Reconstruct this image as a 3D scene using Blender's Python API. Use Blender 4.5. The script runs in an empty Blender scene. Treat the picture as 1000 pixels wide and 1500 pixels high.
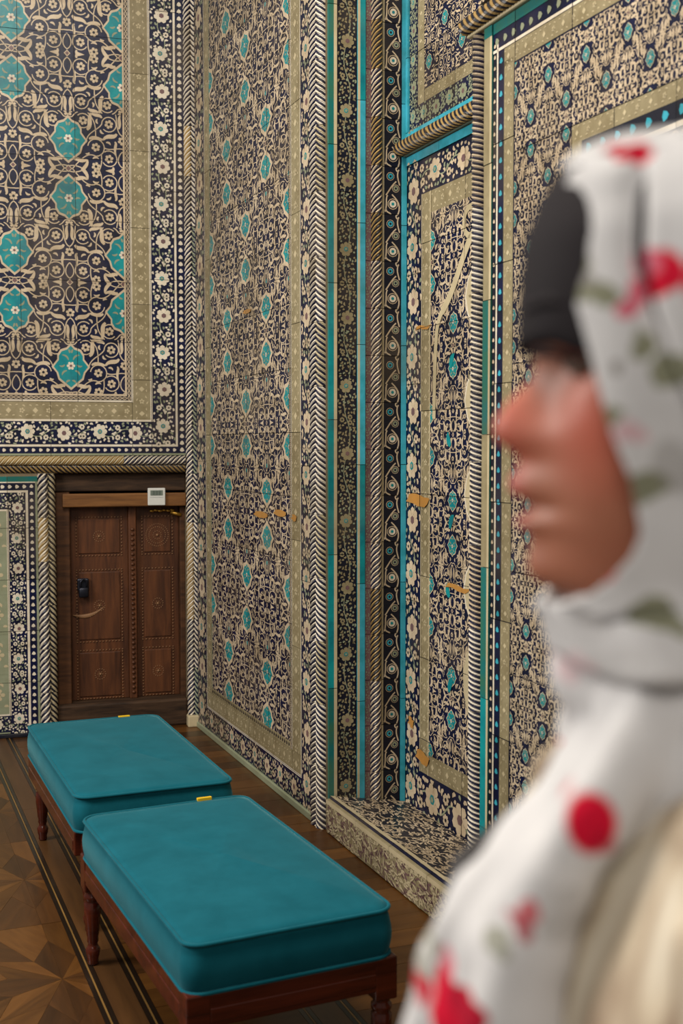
import bpy, bmesh, math, random
import numpy as np
from mathutils import Matrix, Vector

# ------------------------------------------------------------------ camera, world, lights, exposure
sc = bpy.context.scene
col = sc.collection
F_PX = 1750.0
cam_d = bpy.data.cameras.new('camera'); cam = bpy.data.objects.new('camera', cam_d); col.objects.link(cam)
cam_d.sensor_fit = 'VERTICAL'; cam_d.sensor_height = 36; cam_d.sensor_width = 24
cam_d.lens = 36 * F_PX / 1500
cam.location = (0, 0, 1.5)
cam.rotation_euler = (math.radians(90) - math.atan(97 / F_PX), 0, 0)
cam_d.clip_start = 0.05
cam_d.dof.use_dof = True; cam_d.dof.focus_distance = 4.6; cam_d.dof.aperture_fstop = 4.4
sc.camera = cam

wd = bpy.data.worlds.new('world'); sc.world = wd; wd.use_nodes = True
wd.node_tree.nodes['Background'].inputs[0].default_value = (1.0, 0.95, 0.88, 1)
wd.node_tree.nodes['Background'].inputs[1].default_value = 0.20

def area(name, loc, target, size, power, color):
    d = bpy.data.lights.new(name, 'AREA'); d.shape = 'SQUARE'; d.size = size; d.energy = power; d.color = color
    o = bpy.data.objects.new(name, d); col.objects.link(o); o.location = loc
    o.rotation_euler = (Vector(target) - Vector(loc)).to_track_quat('-Z', 'Y').to_euler()
    return o
area('window_light', (-3.6, 2.4, 3.0), (0.2, 3.4, 1.0), 1.6, 200, (1.0, 0.96, 0.9))
area('camera_side_fill', (-0.5, -1.6, 3.3), (0.0, 2.5, 1.2), 1.2, 42, (1.0, 0.94, 0.86))  # unseen fill added behind the camera to brighten the surfaces facing it
area('ceiling_lamp_light', (-0.9, 2.0, 5.2), (-0.4, 4.4, 0.6), 1.4, 200, (1.0, 0.92, 0.8))

sc.view_settings.view_transform = 'Standard'; sc.view_settings.look = 'None'
sc.view_settings.gamma = 1; sc.view_settings.use_curve_mapping = False
sc.view_settings.exposure = -0.2

# ------------------------------------------------------------------ materials
def srgb(r, g, b):
    f = lambda c: (c / 12.92 if c <= 0.04045 else ((c + 0.055) / 1.055) ** 2.4)
    return (f(r / 255), f(g / 255), f(b / 255), 1)
MATS = {}
def new_mat(name):
    m = bpy.data.materials.new(name); m.use_nodes = True
    nt = m.node_tree; MATS[name] = m
    return m, nt, nt.nodes['Principled BSDF']
def N(nt, t, **kw):
    n = nt.nodes.new(t)
    for k, v in kw.items():
        if k in n.inputs.keys() and not hasattr(type(n), k): n.inputs[k].default_value = v
        else: setattr(n, k, v)
    return n
def mix(nt, fac, a, b, mode='MIX'):
    n = nt.nodes.new('ShaderNodeMix'); n.data_type = 'RGBA'; n.blend_type = mode
    for i, v in ((0, fac), (6, a), (7, b)):
        if hasattr(v, 'is_linked') or hasattr(v, 'links'): nt.links.new(v, n.inputs[i])
        else: n.inputs[i].default_value = v
    return n.outputs[2]
def ramp(nt, src, stops):
    n = nt.nodes.new('ShaderNodeValToRGB'); e = n.color_ramp.elements
    while len(e) < len(stops): e.new(0.5)
    for i, (p, c) in enumerate(stops):
        e[i].position = p; e[i].color = c if len(c) == 4 else (*c, 1)
    nt.links.new(src, n.inputs[0]); return n.outputs[0]
G = lambda v: (v, v, v, 1)

def glaze(name, c, c2=None, rough=0.36, var=0.5, scale=14.0, tint=0.18, spec=0.3, bump=0.15):
    """painted, glazed tile: hand-fired colour variation, grime in patches, tint that differs from tile to tile"""
    m, nt, b = new_mat(name)
    geo = N(nt, 'ShaderNodeNewGeometry')
    n1 = N(nt, 'ShaderNodeTexNoise', Scale=scale, Detail=4.0, Roughness=0.6); nt.links.new(geo.outputs['Position'], n1.inputs['Vector'])
    n2 = N(nt, 'ShaderNodeTexNoise', Scale=2.3, Detail=3.0); nt.links.new(geo.outputs['Position'], n2.inputs['Vector'])
    f1 = ramp(nt, n1.outputs[0], [(0.38, G(0)), (0.68, G(1))])
    if c2 is None: c2 = tuple(x * 0.62 for x in c[:3]) + (1,)
    base = mix(nt, f1, c, mix(nt, var, c, c2))
    f2 = ramp(nt, n2.outputs[0], [(0.52, G(0)), (0.75, G(1))])
    grime = mix(nt, 0.35, base, (0.16, 0.12, 0.07, 1))
    base = mix(nt, f2, base, grime)
    oi = N(nt, 'ShaderNodeObjectInfo')
    t = ramp(nt, oi.outputs['Random'], [(0.0, (1 - tint, 1 - tint * 1.1, 1 - tint * 1.25, 1)), (0.5, G(1.0)), (1.0, (1 + tint * .3, 1 + tint * .25, 1 + tint * .15, 1))])
    base = mix(nt, 1.0, base, t, 'MULTIPLY')
    nt.links.new(base, b.inputs['Base Color'])
    b.inputs['Roughness'].default_value = rough; b.inputs['Specular IOR Level'].default_value = spec
    if bump:
        bp = N(nt, 'ShaderNodeBump', Strength=bump, Distance=0.004)
        n3 = N(nt, 'ShaderNodeTexNoise', Scale=45.0, Detail=2.0); nt.links.new(geo.outputs['Position'], n3.inputs['Vector'])
        nt.links.new(n3.outputs[0], bp.inputs['Height']); nt.links.new(bp.outputs[0], b.inputs['Normal'])
    return m

glaze('navy', srgb(11, 18, 54), srgb(9, 11, 22), var=0.8)
glaze('ink', srgb(17, 20, 36), srgb(24, 24, 30), var=0.7)
glaze('beige', srgb(196, 178, 152), srgb(160, 140, 112), var=0.7)
glaze('cream', srgb(214, 204, 186), srgb(178, 164, 140), var=0.6)
glaze('teal', srgb(12, 134, 138), srgb(8, 98, 112), var=0.8)
glaze('aqua', srgb(60, 160, 182), srgb(34, 128, 140), var=0.8)
glaze('green', srgb(14, 100, 100), srgb(50, 100, 76), var=0.9)
glaze('gold', srgb(142, 131, 102), srgb(116, 104, 76), var=0.8)
glaze('paleg', srgb(186, 172, 140), srgb(160, 148, 118))
glaze('plum', srgb(110, 84, 84), srgb(80, 60, 66))
glaze('sage', srgb(136, 142, 118), srgb(118, 120, 94))
glaze('grout', srgb(120, 106, 84), srgb(92, 80, 62), rough=0.9, spec=0.2)
glaze('rope_gold', srgb(156, 128, 78), srgb(120, 96, 58))
glaze('ochre', srgb(176, 126, 62), srgb(150, 110, 60))

def wood(name, c1, c2, rough=0.35, scale=(3, 40, 40), rnd=0.35, spec=0.5):
    m, nt, b = new_mat(name)
    tc = N(nt, 'ShaderNodeTexCoord'); oi = N(nt, 'ShaderNodeObjectInfo')
    mp = N(nt, 'ShaderNodeMapping'); mp.inputs['Scale'].default_value = scale
    ad = N(nt, 'ShaderNodeVectorMath'); ad.operation = 'ADD'
    cb = N(nt, 'ShaderNodeCombineXYZ')
    ml = N(nt, 'ShaderNodeMath'); ml.operation = 'MULTIPLY'; ml.inputs[1].default_value = 7.3
    nt.links.new(oi.outputs['Random'], ml.inputs[0]); nt.links.new(ml.outputs[0], cb.inputs[0]); nt.links.new(ml.outputs[0], cb.inputs[1])
    nt.links.new(tc.outputs['Object'], ad.inputs[0]); nt.links.new(cb.outputs[0], ad.inputs[1]); nt.links.new(ad.outputs[0], mp.inputs[0])
    n1 = N(nt, 'ShaderNodeTexNoise', Scale=1.0, Detail=5.0, Roughness=0.6, Distortion=0.6); nt.links.new(mp.outputs[0], n1.inputs['Vector'])
    base = ramp(nt, n1.outputs[0], [(0.3, c2), (0.7, c1)])
    t = ramp(nt, oi.outputs['Random'], [(0.0, G(1 - rnd)), (1.0, G(1 + rnd * 0.5))])
    base = mix(nt, 1.0, base, t, 'MULTIPLY')
    nt.links.new(base, b.inputs['Base Color']); b.inputs['Roughness'].default_value = rough; b.inputs['Specular IOR Level'].default_value = spec
    bp = N(nt, 'ShaderNodeBump', Strength=0.12, Distance=0.002); nt.links.new(n1.outputs[0], bp.inputs['Height']); nt.links.new(bp.outputs[0], b.inputs['Normal'])
    return m
wood('door_wood', srgb(98, 57, 30), srgb(56, 30, 16), 0.5, (30, 3, 30), 0.15, 0.35)
wood('frame_wood', srgb(92, 58, 32), srgb(48, 28, 16), 0.6, (4, 30, 30), 0.2, 0.3)
wood('beam_wood', srgb(134, 90, 46), srgb(92, 58, 28), 0.6, (4, 40, 40), 0.1, 0.3)
wood('old_wood', srgb(74, 54, 38), srgb(34, 24, 18), 0.7, (5, 40, 40), 0.1, 0.2)
wood('mahogany', srgb(86, 33, 18), srgb(48, 16, 9), 0.14, (4, 30, 30), 0.1)
wood('oak', srgb(98, 63, 27), srgb(76, 46, 18), 0.32, (4, 28, 28), 0.35, 0.3)
wood('walnut', srgb(76, 47, 21), srgb(56, 34, 15), 0.32, (4, 28, 28), 0.3, 0.3)
wood('border_wood', srgb(84, 55, 27), srgb(66, 42, 20), 0.38, (3, 28, 28), 0.1)
wood('ebony', srgb(34, 24, 16), srgb(22, 15, 10), 0.3, (3, 30, 30), 0.1)
wood('inlay', srgb(128, 96, 50), srgb(100, 74, 36), 0.4, (3, 30, 30), 0.1)

def simple(name, c, rough=0.5, metal=0.0, spec=0.5):
    m, nt, b = new_mat(name)
    n1 = N(nt, 'ShaderNodeTexNoise', Scale=60.0, Detail=2.0)
    tc = N(nt, 'ShaderNodeTexCoord'); nt.links.new(tc.outputs['Object'], n1.inputs['Vector'])
    nt.links.new(mix(nt, n1.outputs[0], tuple(x * .88 for x in c[:3]) + (1,), c), b.inputs['Base Color'])
    b.inputs['Roughness'].default_value = rough; b.inputs['Metallic'].default_value = metal; b.inputs['Specular IOR Level'].default_value = spec
    return m
simple('white_plastic', srgb(206, 206, 200), 0.4); simple('lcd', srgb(112, 122, 112), 0.2); simple('lcd_text', srgb(52, 60, 56), 0.4)
simple('grey_print', srgb(150, 152, 150), 0.5)
simple('brass', srgb(168, 128, 52), 0.35, 0.8); simple('iron', srgb(40, 42, 52), 0.35, 0.7); simple('yellow_tag', srgb(236, 190, 30), 0.5)
simple('worn', srgb(128, 92, 60), 0.6)
simple('backing', srgb(96, 88, 76), 0.9); simple('dark_void', srgb(18, 15, 12), 0.9)

def velvet(name, c):
    m, nt, b = new_mat(name)
    tc = N(nt, 'ShaderNodeTexCoord')
    n1 = N(nt, 'ShaderNodeTexNoise', Scale=9.0, Detail=5.0, Roughness=0.65); nt.links.new(tc.outputs['Object'], n1.inputs['Vector'])
    n2 = N(nt, 'ShaderNodeTexNoise', Scale=420.0, Detail=1.0); nt.links.new(tc.outputs['Object'], n2.inputs['Vector'])
    a = mix(nt, ramp(nt, n1.outputs[0], [(0.35, G(0)), (0.7, G(1))]), c, tuple(min(1, x * 1.35 + .004) for x in c[:3]) + (1,))
    a = mix(nt, 0.25, a, mix(nt, n2.outputs[0], tuple(x * .7 for x in c[:3]) + (1,), tuple(x * 1.3 for x in c[:3]) + (1,)))
    nt.links.new(a, b.inputs['Base Color']); b.inputs['Roughness'].default_value = 0.85; b.inputs['Specular IOR Level'].default_value = 0.15
    b.inputs['Sheen Weight'].default_value = 0.22; b.inputs['Sheen Roughness'].default_value = 0.35; b.inputs['Sheen Tint'].default_value = (0.4, 0.85, 0.9, 1)
    bp = N(nt, 'ShaderNodeBump', Strength=0.15, Distance=0.002); nt.links.new(n2.outputs[0], bp.inputs['Height']); nt.links.new(bp.outputs[0], b.inputs['Normal'])
    return m
velvet('velvet', srgb(0, 79, 92))

# ------------------------------------------------------------------ object helpers
def tag(o, label=None, cat=None, group=None, kind=None):
    if label: o['label'] = label
    if cat: o['category'] = cat
    if group: o['group'] = group
    if kind: o['kind'] = kind
    return o
def link(name, mesh, parent=None, mw=None):
    o = bpy.data.objects.new(name, mesh); col.objects.link(o)
    if parent: o.parent = parent
    if mw is not None: o.matrix_world = mw if not parent else o.matrix_world
    return o
def empty(name, mw=None):
    o = bpy.data.objects.new(name, None); col.objects.link(o); o.empty_display_size = 0.1
    if mw is not None: o.matrix_world = mw
    return o
def mesh_from(name, verts, faces, mats, midx=None, smooth=False):
    me = bpy.data.meshes.new(name); me.from_pydata([tuple(map(float, v)) for v in verts], [], faces)
    for m in ([mats] if isinstance(mats, str) else mats): me.materials.append(MATS[m])
    if midx is not None: me.polygons.foreach_set('material_index', np.asarray(midx, dtype=np.int32))
    if smooth: me.polygons.foreach_set('use_smooth', np.ones(len(me.polygons), dtype=bool))
    me.update(); return me
class MB:
    """collects shapes for ONE mesh"""
    def __init__(s): s.v = []; s.f = []
    def box(s, x0, x1, y0, y1, z0, z1, bev=0.0):
        if bev > 0:
            bm = bmesh.new(); bmesh.ops.create_cube(bm, size=1)
            for v in bm.verts: v.co = Vector(((x0 + x1) / 2 + v.co.x * (x1 - x0), (y0 + y1) / 2 + v.co.y * (y1 - y0), (z0 + z1) / 2 + v.co.z * (z1 - z0)))
            bmesh.ops.bevel(bm, geom=bm.edges[:], offset=bev, segments=2, affect='EDGES', profile=0.5)
            b = len(s.v); bm.verts.index_update(); s.v += [tuple(v.co) for v in bm.verts]; s.f += [[b + v.index for v in f.verts] for f in bm.faces]; bm.free(); return s
        b = len(s.v)
        s.v += [(x0, y0, z0), (x1, y0, z0), (x1, y1, z0), (x0, y1, z0), (x0, y0, z1), (x1, y0, z1), (x1, y1, z1), (x0, y1, z1)]
        s.f += [[b + i for i in q] for q in ((0, 3, 2, 1), (4, 5, 6, 7), (0, 1, 5, 4), (1, 2, 6, 5), (2, 3, 7, 6), (3, 0, 4, 7))]; return s
    def tube(s, pts, r, n=8, closed=False, sy=1.0, up=(0, 0, 1)):
        pts = [Vector(p) for p in pts]; m = len(pts); b = len(s.v)
        rs = r if hasattr(r, '__len__') else [r] * m
        for i, p in enumerate(pts):
            t = (pts[(i + 1) % m] - pts[i - 1]) if closed else (pts[min(i + 1, m - 1)] - pts[max(i - 1, 0)])
            t.normalize(); u = Vector(up)
            if abs(t.dot(u)) > 0.95: u = Vector((0, 1, 0))
            a = t.cross(u).normalized(); c = a.cross(t)
            for k in range(n):
                an = 2 * math.pi * k / n
                s.v.append(tuple(p + a * (math.cos(an) * rs[i]) + c * (math.sin(an) * rs[i] * sy)))
        for i in range(m if closed else m - 1):
            j = (i + 1) % m
            for k in range(n): s.f.append([b + i * n + k, b + i * n + (k + 1) % n, b + j * n + (k + 1) % n, b + j * n + k])
        if not closed: s.f.append([b + k for k in range(n)][::-1]); s.f.append([b + (m - 1) * n + k for k in range(n)])
        return s
    def ball(s, c, r, n=8, m=5, sc=(1, 1, 1)):
        b = len(s.v)
        s.v.append((c[0], c[1], c[2] + r * sc[2])); s.v.append((c[0], c[1], c[2] - r * sc[2]))
        for i in range(1, m):
            t = math.pi * i / m
            for k in range(n):
                a = 2 * math.pi * k / n
                s.v.append((c[0] + r * sc[0] * math.sin(t) * math.cos(a), c[1] + r * sc[1] * math.sin(t) * math.sin(a), c[2] + r * sc[2] * math.cos(t)))
        for k in range(n):
            s.f.append([b, b + 2 + k, b + 2 + (k + 1) % n]); e = b + 2 + (m - 2) * n
            s.f.append([b + 1, e + (k + 1) % n, e + k])
            for i in range(m - 2):
                q = b + 2 + i * n; s.f.append([q + k, q + n + k, q + n + (k + 1) % n, q + (k + 1) % n])
        return s
    def rings(s, rr, cap0=True, cap1=True):
        """loft closed rings of equal count"""
        b = len(s.v); n = len(rr[0])
        for r in rr: s.v += [tuple(p) for p in r]
        for i in range(len(rr) - 1):
            for k in range(n): s.f.append([b + i * n + k, b + i * n + (k + 1) % n, b + (i + 1) * n + (k + 1) % n, b + (i + 1) * n + k])
        if cap0: s.f.append([b + k for k in range(n)][::-1])
        if cap1: s.f.append([b + (len(rr) - 1) * n + k for k in range(n)])
        return s
    def build(s, name, mat, parent=None, smooth=False, mw=None):
        return link(name, mesh_from(name, s.v, s.f, mat, None, smooth), parent, mw)
def frame(o, x, y, z):
    m = Matrix.Identity(4)
    for i, a in enumerate((x, y, z)):
        for j in range(3): m[j][i] = a[j]
    for j in range(3): m[j][3] = o[j]
    return m

# ------------------------------------------------------------------ painted ornament: 2-D shapes -> triangles cut to each tile
COLS = ['navy', 'ink', 'beige', 'cream', 'teal', 'aqua', 'green', 'gold', 'paleg', 'plum', 'sage', 'ochre']
CI = {c: i for i, c in enumerate(COLS)}
class Orn:
    def __init__(s): s.t = []; s.c = []; s.l = []
    def add(s, tris, c, l):
        tris = np.asarray(tris, dtype=np.float64)
        if len(tris) == 0: return
        s.t.append(tris); s.c.append(np.full(len(tris), CI[c])); s.l.append(np.full(len(tris), l))
    def rect(s, x0, y0, x1, y1, c, l): s.add([[(x0, y0), (x1, y0), (x1, y1)], [(x0, y0), (x1, y1), (x0, y1)]], c, l)
    def fan(s, ctr, pts, c, l, closed=True):
        n = len(pts); s.add([[ctr, pts[i], pts[(i + 1) % n]] for i in range(n if closed else n - 1)], c, l)
    def disc(s, x, y, r, c, l, n=8, ry=None):
        ry = ry or r
        s.fan((x, y), [(x + r * math.cos(2 * math.pi * k / n), y + ry * math.sin(2 * math.pi * k / n)) for k in range(n)], c, l)
    def ribbon(s, pts, w, c, l):
        p = np.asarray(pts, dtype=float); n = len(p)
        w = np.full(n, w) if np.isscalar(w) else np.asarray(w)
        t = np.gradient(p, axis=0); t /= np.linalg.norm(t, axis=1, keepdims=True) + 1e-12
        q = np.stack([-t[:, 1], t[:, 0]], 1) * (w / 2)[:, None]
        a, b = p + q, p - q; tr = []
        for i in range(n - 1): tr.append([b[i], b[i + 1], a[i + 1]]); tr.append([b[i], a[i + 1], a[i]])
        s.add(tr, c, l)
    def flower(s, x, y, r, l, petal='beige', eye='ink', n=6, rot=0.0, pin=None):
        for k in range(n):
            a = rot + 2 * math.pi * k / n
            s.disc(x + r * .66 * math.cos(a), y + r * .66 * math.sin(a), r * .34, petal, l, 6)
        s.disc(x, y, r * .5, petal, l + 1, 6); s.disc(x, y, r * .33, eye, l + 2, 6)
        if pin: s.disc(x, y, r * .12, pin, l + 3, 5)
    def leaf(s, p0, p1, bend, w, c, l, n=6):
        p0, p1 = np.array(p0, float), np.array(p1, float); d = p1 - p0; q = np.array([-d[1], d[0]])
        m = (p0 + p1) / 2 + q * bend
        tt = np.linspace(0, 1, n)[:, None]; pts = (1 - tt) ** 2 * p0 + 2 * tt * (1 - tt) * m + tt ** 2 * p1
        ww = w * np.sin(np.pi * np.linspace(0.12, 0.97, n)) ** 0.8
        s.ribbon(pts, ww, c, l)
    def done(s):
        if isinstance(s.t, list):
            s.t = np.concatenate(s.t) if s.t else np.zeros((0, 3, 2)); s.c = np.concatenate(s.c) if len(s.c) else np.zeros(0, int); s.l = np.concatenate(s.l) if len(s.l) else np.zeros(0, int)
        return s
    def put(s, o, A, b=(0, 0)):
        """add a transformed copy of ornament o: p -> A p + b"""
        o.done(); s.t.append(o.t @ np.asarray(A, float).T + np.asarray(b, float)); s.c.append(o.c); s.l.append(o.l)
    def crop(s, x0, y0, x1, y1):
        s.done(); mn = s.t.min(1); mx = s.t.max(1)
        k = (mx[:, 0] > x0) & (mn[:, 0] < x1) & (mx[:, 1] > y0) & (mn[:, 1] < y1)
        t, c, l = clip(s.t[k], s.c[k], s.l[k], x0, y0, x1, y1)
        s.t, s.c, s.l = [t], [c], [l]; return s
def clip(t, c, l, x0, y0, x1, y1):
    if len(t) == 0: return t, c, l
    mn = t.min(1); mx = t.max(1)
    inside = (mn[:, 0] >= x0) & (mx[:, 0] <= x1) & (mn[:, 1] >= y0) & (mx[:, 1] <= y1)
    ot, oc, ol = [], [], []
    for i in np.nonzero(~inside)[0]:
        poly = [tuple(p) for p in t[i]]
        for ax, lim, sg in ((0, x0, 1), (0, x1, -1), (1, y0, 1), (1, y1, -1)):
            out = []
            for k in range(len(poly)):
                p, q = poly[k - 1], poly[k]; dp = (p[ax] - lim) * sg; dq = (q[ax] - lim) * sg
                if (dp < 0) != (dq < 0):
                    u = dp / (dp - dq); out.append((p[0] + (q[0] - p[0]) * u, p[1] + (q[1] - p[1]) * u))
                if dq >= 0: out.append(q)
            poly = out
            if len(poly) < 3: break
        if len(poly) >= 3:
            for k in range(1, len(poly) - 1): ot.append([poly[0], poly[k], poly[k + 1]]); oc.append(c[i]); ol.append(l[i])
    if ot: return np.concatenate([t[inside], np.array(ot)]), np.concatenate([c[inside], oc]), np.concatenate([l[inside], ol])
    return t[inside], c[inside], l[inside]

LAY = 0.0004
trng = random.Random(5)
def tiles(parent, orn, rects, thick=0.012, gap=0.0012):
    """cut the painted ornament to tiles; rect = (name, x0, y0, x1, y1, base colour[, lift])"""
    orn.done(); mn = orn.t.min(1); mx = orn.t.max(1)
    for r in rects:
        name, x0, y0, x1, y1, base = r[:6]; lift = r[6] if len(r) > 6 else 0.0
        a0, b0, a1, b1 = x0 + gap, y0 + gap, x1 - gap, y1 - gap
        k = (mx[:, 0] > a0) & (mn[:, 0] < a1) & (mx[:, 1] > b0) & (mn[:, 1] < b1)
        t, c, l = clip(orn.t[k], orn.c[k], orn.l[k], a0, b0, a1, b1)
        # drop slivers and fix winding
        if len(t):
            d1 = t[:, 1] - t[:, 0]; d2 = t[:, 2] - t[:, 0]; ar = d1[:, 0] * d2[:, 1] - d1[:, 1] * d2[:, 0]
            ok = np.abs(ar) > 1e-9; t, c, l, ar = t[ok], c[ok], l[ok], ar[ok]
            fl = ar < 0; t[fl] = t[fl][:, ::-1]
        used = sorted(set(c.tolist()) | {CI[base]}); mp = {u: i for i, u in enumerate(used)}
        e = 0.0012; z1 = thick
        v = [(a0, b0, 0), (a1, b0, 0), (a1, b1, 0), (a0, b1, 0), (a0, b0, z1 - e), (a1, b0, z1 - e), (a1, b1, z1 - e), (a0, b1, z1 - e),
             (a0 + e, b0 + e, z1), (a1 - e, b0 + e, z1), (a1 - e, b1 - e, z1), (a0 + e, b1 - e, z1)]
        f = [[0, 1, 5, 4], [1, 2, 6, 5], [2, 3, 7, 6], [3, 0, 4, 7], [4, 5, 9, 8], [5, 6, 10, 9], [6, 7, 11, 10], [7, 4, 8, 11], [8, 9, 10, 11]]
        mi = [mp[CI[base]]] * 9
        if len(t):
            tv = np.zeros((len(t) * 3, 3)); tv[:, :2] = t.reshape(-1, 2); tv[:, 2] = np.repeat(z1 + LAY * (l + 1), 3)
            v = np.concatenate([np.array(v), tv]); f = f + (12 + np.arange(len(t) * 3).reshape(-1, 3)).tolist(); mi = mi + [mp[x] for x in c.tolist()]
        o = link(name, mesh_from(name, v, f, [COLS[u] for u in used], mi), parent)
        o.location = (0, 0, lift + trng.uniform(-.0008, .0008))
def grid_rects(name, x0, y0, x1, y1, nx, ny, base, lift=0.0):
    xs = np.linspace(x0, x1, nx + 1); ys = np.linspace(y0, y1, ny + 1)
    return [(name, xs[i], ys[j], xs[i + 1], ys[j + 1], base, lift) for i in range(nx) for j in range(ny)]

# ---- motif library
def bez(p0, p1, p2, p3, n=12):
    t = np.linspace(0, 1, n)[:, None]; p0, p1, p2, p3 = map(lambda q: np.array(q, float), (p0, p1, p2, p3))
    return (1 - t) ** 3 * p0 + 3 * t * (1 - t) ** 2 * p1 + 3 * t ** 2 * (1 - t) * p2 + t ** 3 * p3
def spiral(cx, cy, r0, r1, a0, a1, n=16):
    a = np.linspace(a0, a1, n); r = np.linspace(r0, r1, n)
    return np.stack([cx + r * np.cos(a), cy + r * np.sin(a)], 1)
def field_block(a, b, seed, med='teal', w=1.0, fill=150, main='beige', flow=False):
    """arabesque: quarter domain [0,a]x[0,b]; medallion column at x=0; turned by half a turn to the column at x=a"""
    o = Orn(); R = random.Random(seed); sx, sy = a / .272, b / .2875; s = min(sx, sy) * w
    P = lambda x, y: (x * sx, y * sy)
    occ = []
    def mark(pts, r):
        for p in pts: occ.append((p[0], p[1], r))
    def vine(pts, wd=.0054):
        p = np.array([P(*q) for q in pts]); o.ribbon(p, wd * s, main, 2); mark(p, wd * s * .7)
    def thick(pts, wd, c=None):
        p = np.array([P(*q) for q in pts]); n = len(p)
        ww = wd * s * (0.25 + 0.75 * np.sin(np.pi * np.linspace(0.08, 0.9, n)))
        o.ribbon(p, ww, c or main, 3); mark(p, wd * s * .55)
    def flw(x, y, r=.026, eye='ink'):
        X, Y = P(x, y); o.flower(X, Y, r * s, 5, main, eye, 6, 0.3); mark([(X, Y)], r * s)
    # medallion (half shown, the mirror makes the rest)
    half = [(0, .108), (.018, .088), (.046, .078), (.060, .055), (.060, .034), (.086, .0), (.064, -.028), (.056, -.058), (.03, -.080), (0, -.106)]
    if med:
        k = 1.0 if med == 'teal' else .72 if med == 'mid' else .62
        kb = 1.13 if med != 'mid' else 1.38
        o.fan(P(0, .145), [P(x * kb * k, .145 + y * kb * k) for x, y in half], main, 4, False)
        o.fan(P(0, .145), [P(x * k, .145 + y * k) for x, y in half], 'teal', 5, False)
        o.flower(*P(0, .150), .022 * s * k, 6, 'cream', 'plum', 6)
        for (x0, y0, x1, y1, bd) in ((.012, .18, .045, .205, .4), (.03, .155, .058, .15, -.4), (.02, .125, .045, .1, .4), (.005, .075, .025, .06, .4), (.005, .215, .012, .235, .2)):
            o.leaf(P(x0 * k, .145 + (y0 - .145) * k), P(x1 * k, .145 + (y1 - .145) * k), bd, .010 * s, 'sage', 6)
        mark([P(x * f * k, .145 + y * f * k) for x, y in half for f in (.3, .6, .9, 1.05)], .02 * s)
    X, Y = P(0, 0); q = .019 * s
    o.fan((X, Y), [(X + q, Y), (X, Y + q), (X - q, Y), (X, Y - q)], main, 4); q *= .7
    o.fan((X, Y), [(X + q, Y), (X, Y + q), (X - q, Y), (X, Y - q)], 'plum', 5); mark([(X, Y)], .02 * s)
    X, Y = P(.272, 0); q = .017 * s
    o.fan((X, Y), [(X + q, Y), (X, Y + q), (X - q, Y), (X, Y - q)], main, 4); q *= .6
    o.fan((X, Y), [(X + q, Y), (X, Y + q), (X - q, Y), (X, Y - q)], 'plum', 5); mark([(X, Y)], .02 * s)
    for x, y in ((0, .283), (.272, .155), (.138, .018), (.138, .115), (.205, .235), (.075, .245), (.205, .06)): flw(x, y, .023 if not flow else .017)
    # vines
    vine(bez((0, .012), (.05, .03), (.09, -.01), (.138, -.03), 10))
    vine(bez((.02, .0), (.07, .06), (.1, .09), (.138, .07), 10)); vine(spiral(.138, .115, .045, .040, -1.6, 3.0, 14))
    vine(bez((.09, .135), (.09, .19), (.15, .2), (.17, .235), 10)); vine(spiral(.205, .235, .036, .038, 3.14, -2.4, 16))
    vine(bez((.18, .115), (.21, .1), (.24, .12), (.272, .115), 8)); vine(spiral(.205, .06, .042, .036, 2.2, -2.6, 16))
    vine(bez((.272, .02), (.24, .04), (.25, .08), (.272, .1), 8)); vine(spiral(.075, .245, .036, .036, -2.6, 2.4, 14))
    vine(bez((0, .262), (.03, .25), (.02, .275), (.05, .2875), 8)); vine(bez((.272, .18), (.24, .2), (.25, .24), (.24, .2875), 8))
    vine(bez((.138, -.03), (.17, .02), (.17, .05), (.165, .085), 8)); vine(bez((.1, .2875), (.13, .25), (.14, .24), (.138, .16), 8))
    # split leaves
    thick(bez((.095, .05), (.06, .03), (.05, .06), (.03, .045), 8), .020); thick(bez((.095, .05), (.1, .02), (.07, .0), (.06, -.01), 8), .018)
    thick(bez((.175, .155), (.2, .19), (.23, .16), (.245, .19), 8), .022); thick(bez((.175, .155), (.15, .16), (.12, .17), (.105, .155), 8), .018)
    thick(bez((.115, .2875), (.1, .25), (.12, .22), (.095, .2), 8), .022); thick(bez((.115, .2875), (.135, .27), (.16, .285), (.17, .265), 8), .017)
    thick(bez((.225, .02), (.235, -.005), (.2, .0), (.175, -.01), 8), .018); thick(bez((.255, .215), (.268, .24), (.25, .26), (.262, .285), 8), .016)
    thick(bez((.24, .08), (.225, .12), (.25, .135), (.235, .15), 8), .014)
    if flow:
        for (x0, y0, x1, y1, bd) in ((.03, .02, .012, .055, .5), (.118, .04, .12, .1, .5), (.16, .02, .15, .09, -.5), (.19, .1, .2, .17, .4), (.225, .13, .21, .2, -.4), (.085, .17, .1, .24, .5), (.055, .2, .06, .27, -.5), (.15, .2, .16, .27, .4), (.255, .02, .25, .09, .4), (.185, .02, .18, .06, -.5), (.235, .23, .225, .285, .4), (.13, .23, .13, .28, -.4)):
            o.leaf(P(x0, y0), P(x1, y1), bd, .022 * s, main, 3, 8); mark([P(x0, y0), P(x1, y1), P((x0 + x1) / 2, (y0 + y1) / 2)], .011 * s)
    # small curled leaves fill what is left of the ground
    A = np.array(occ)
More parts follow.
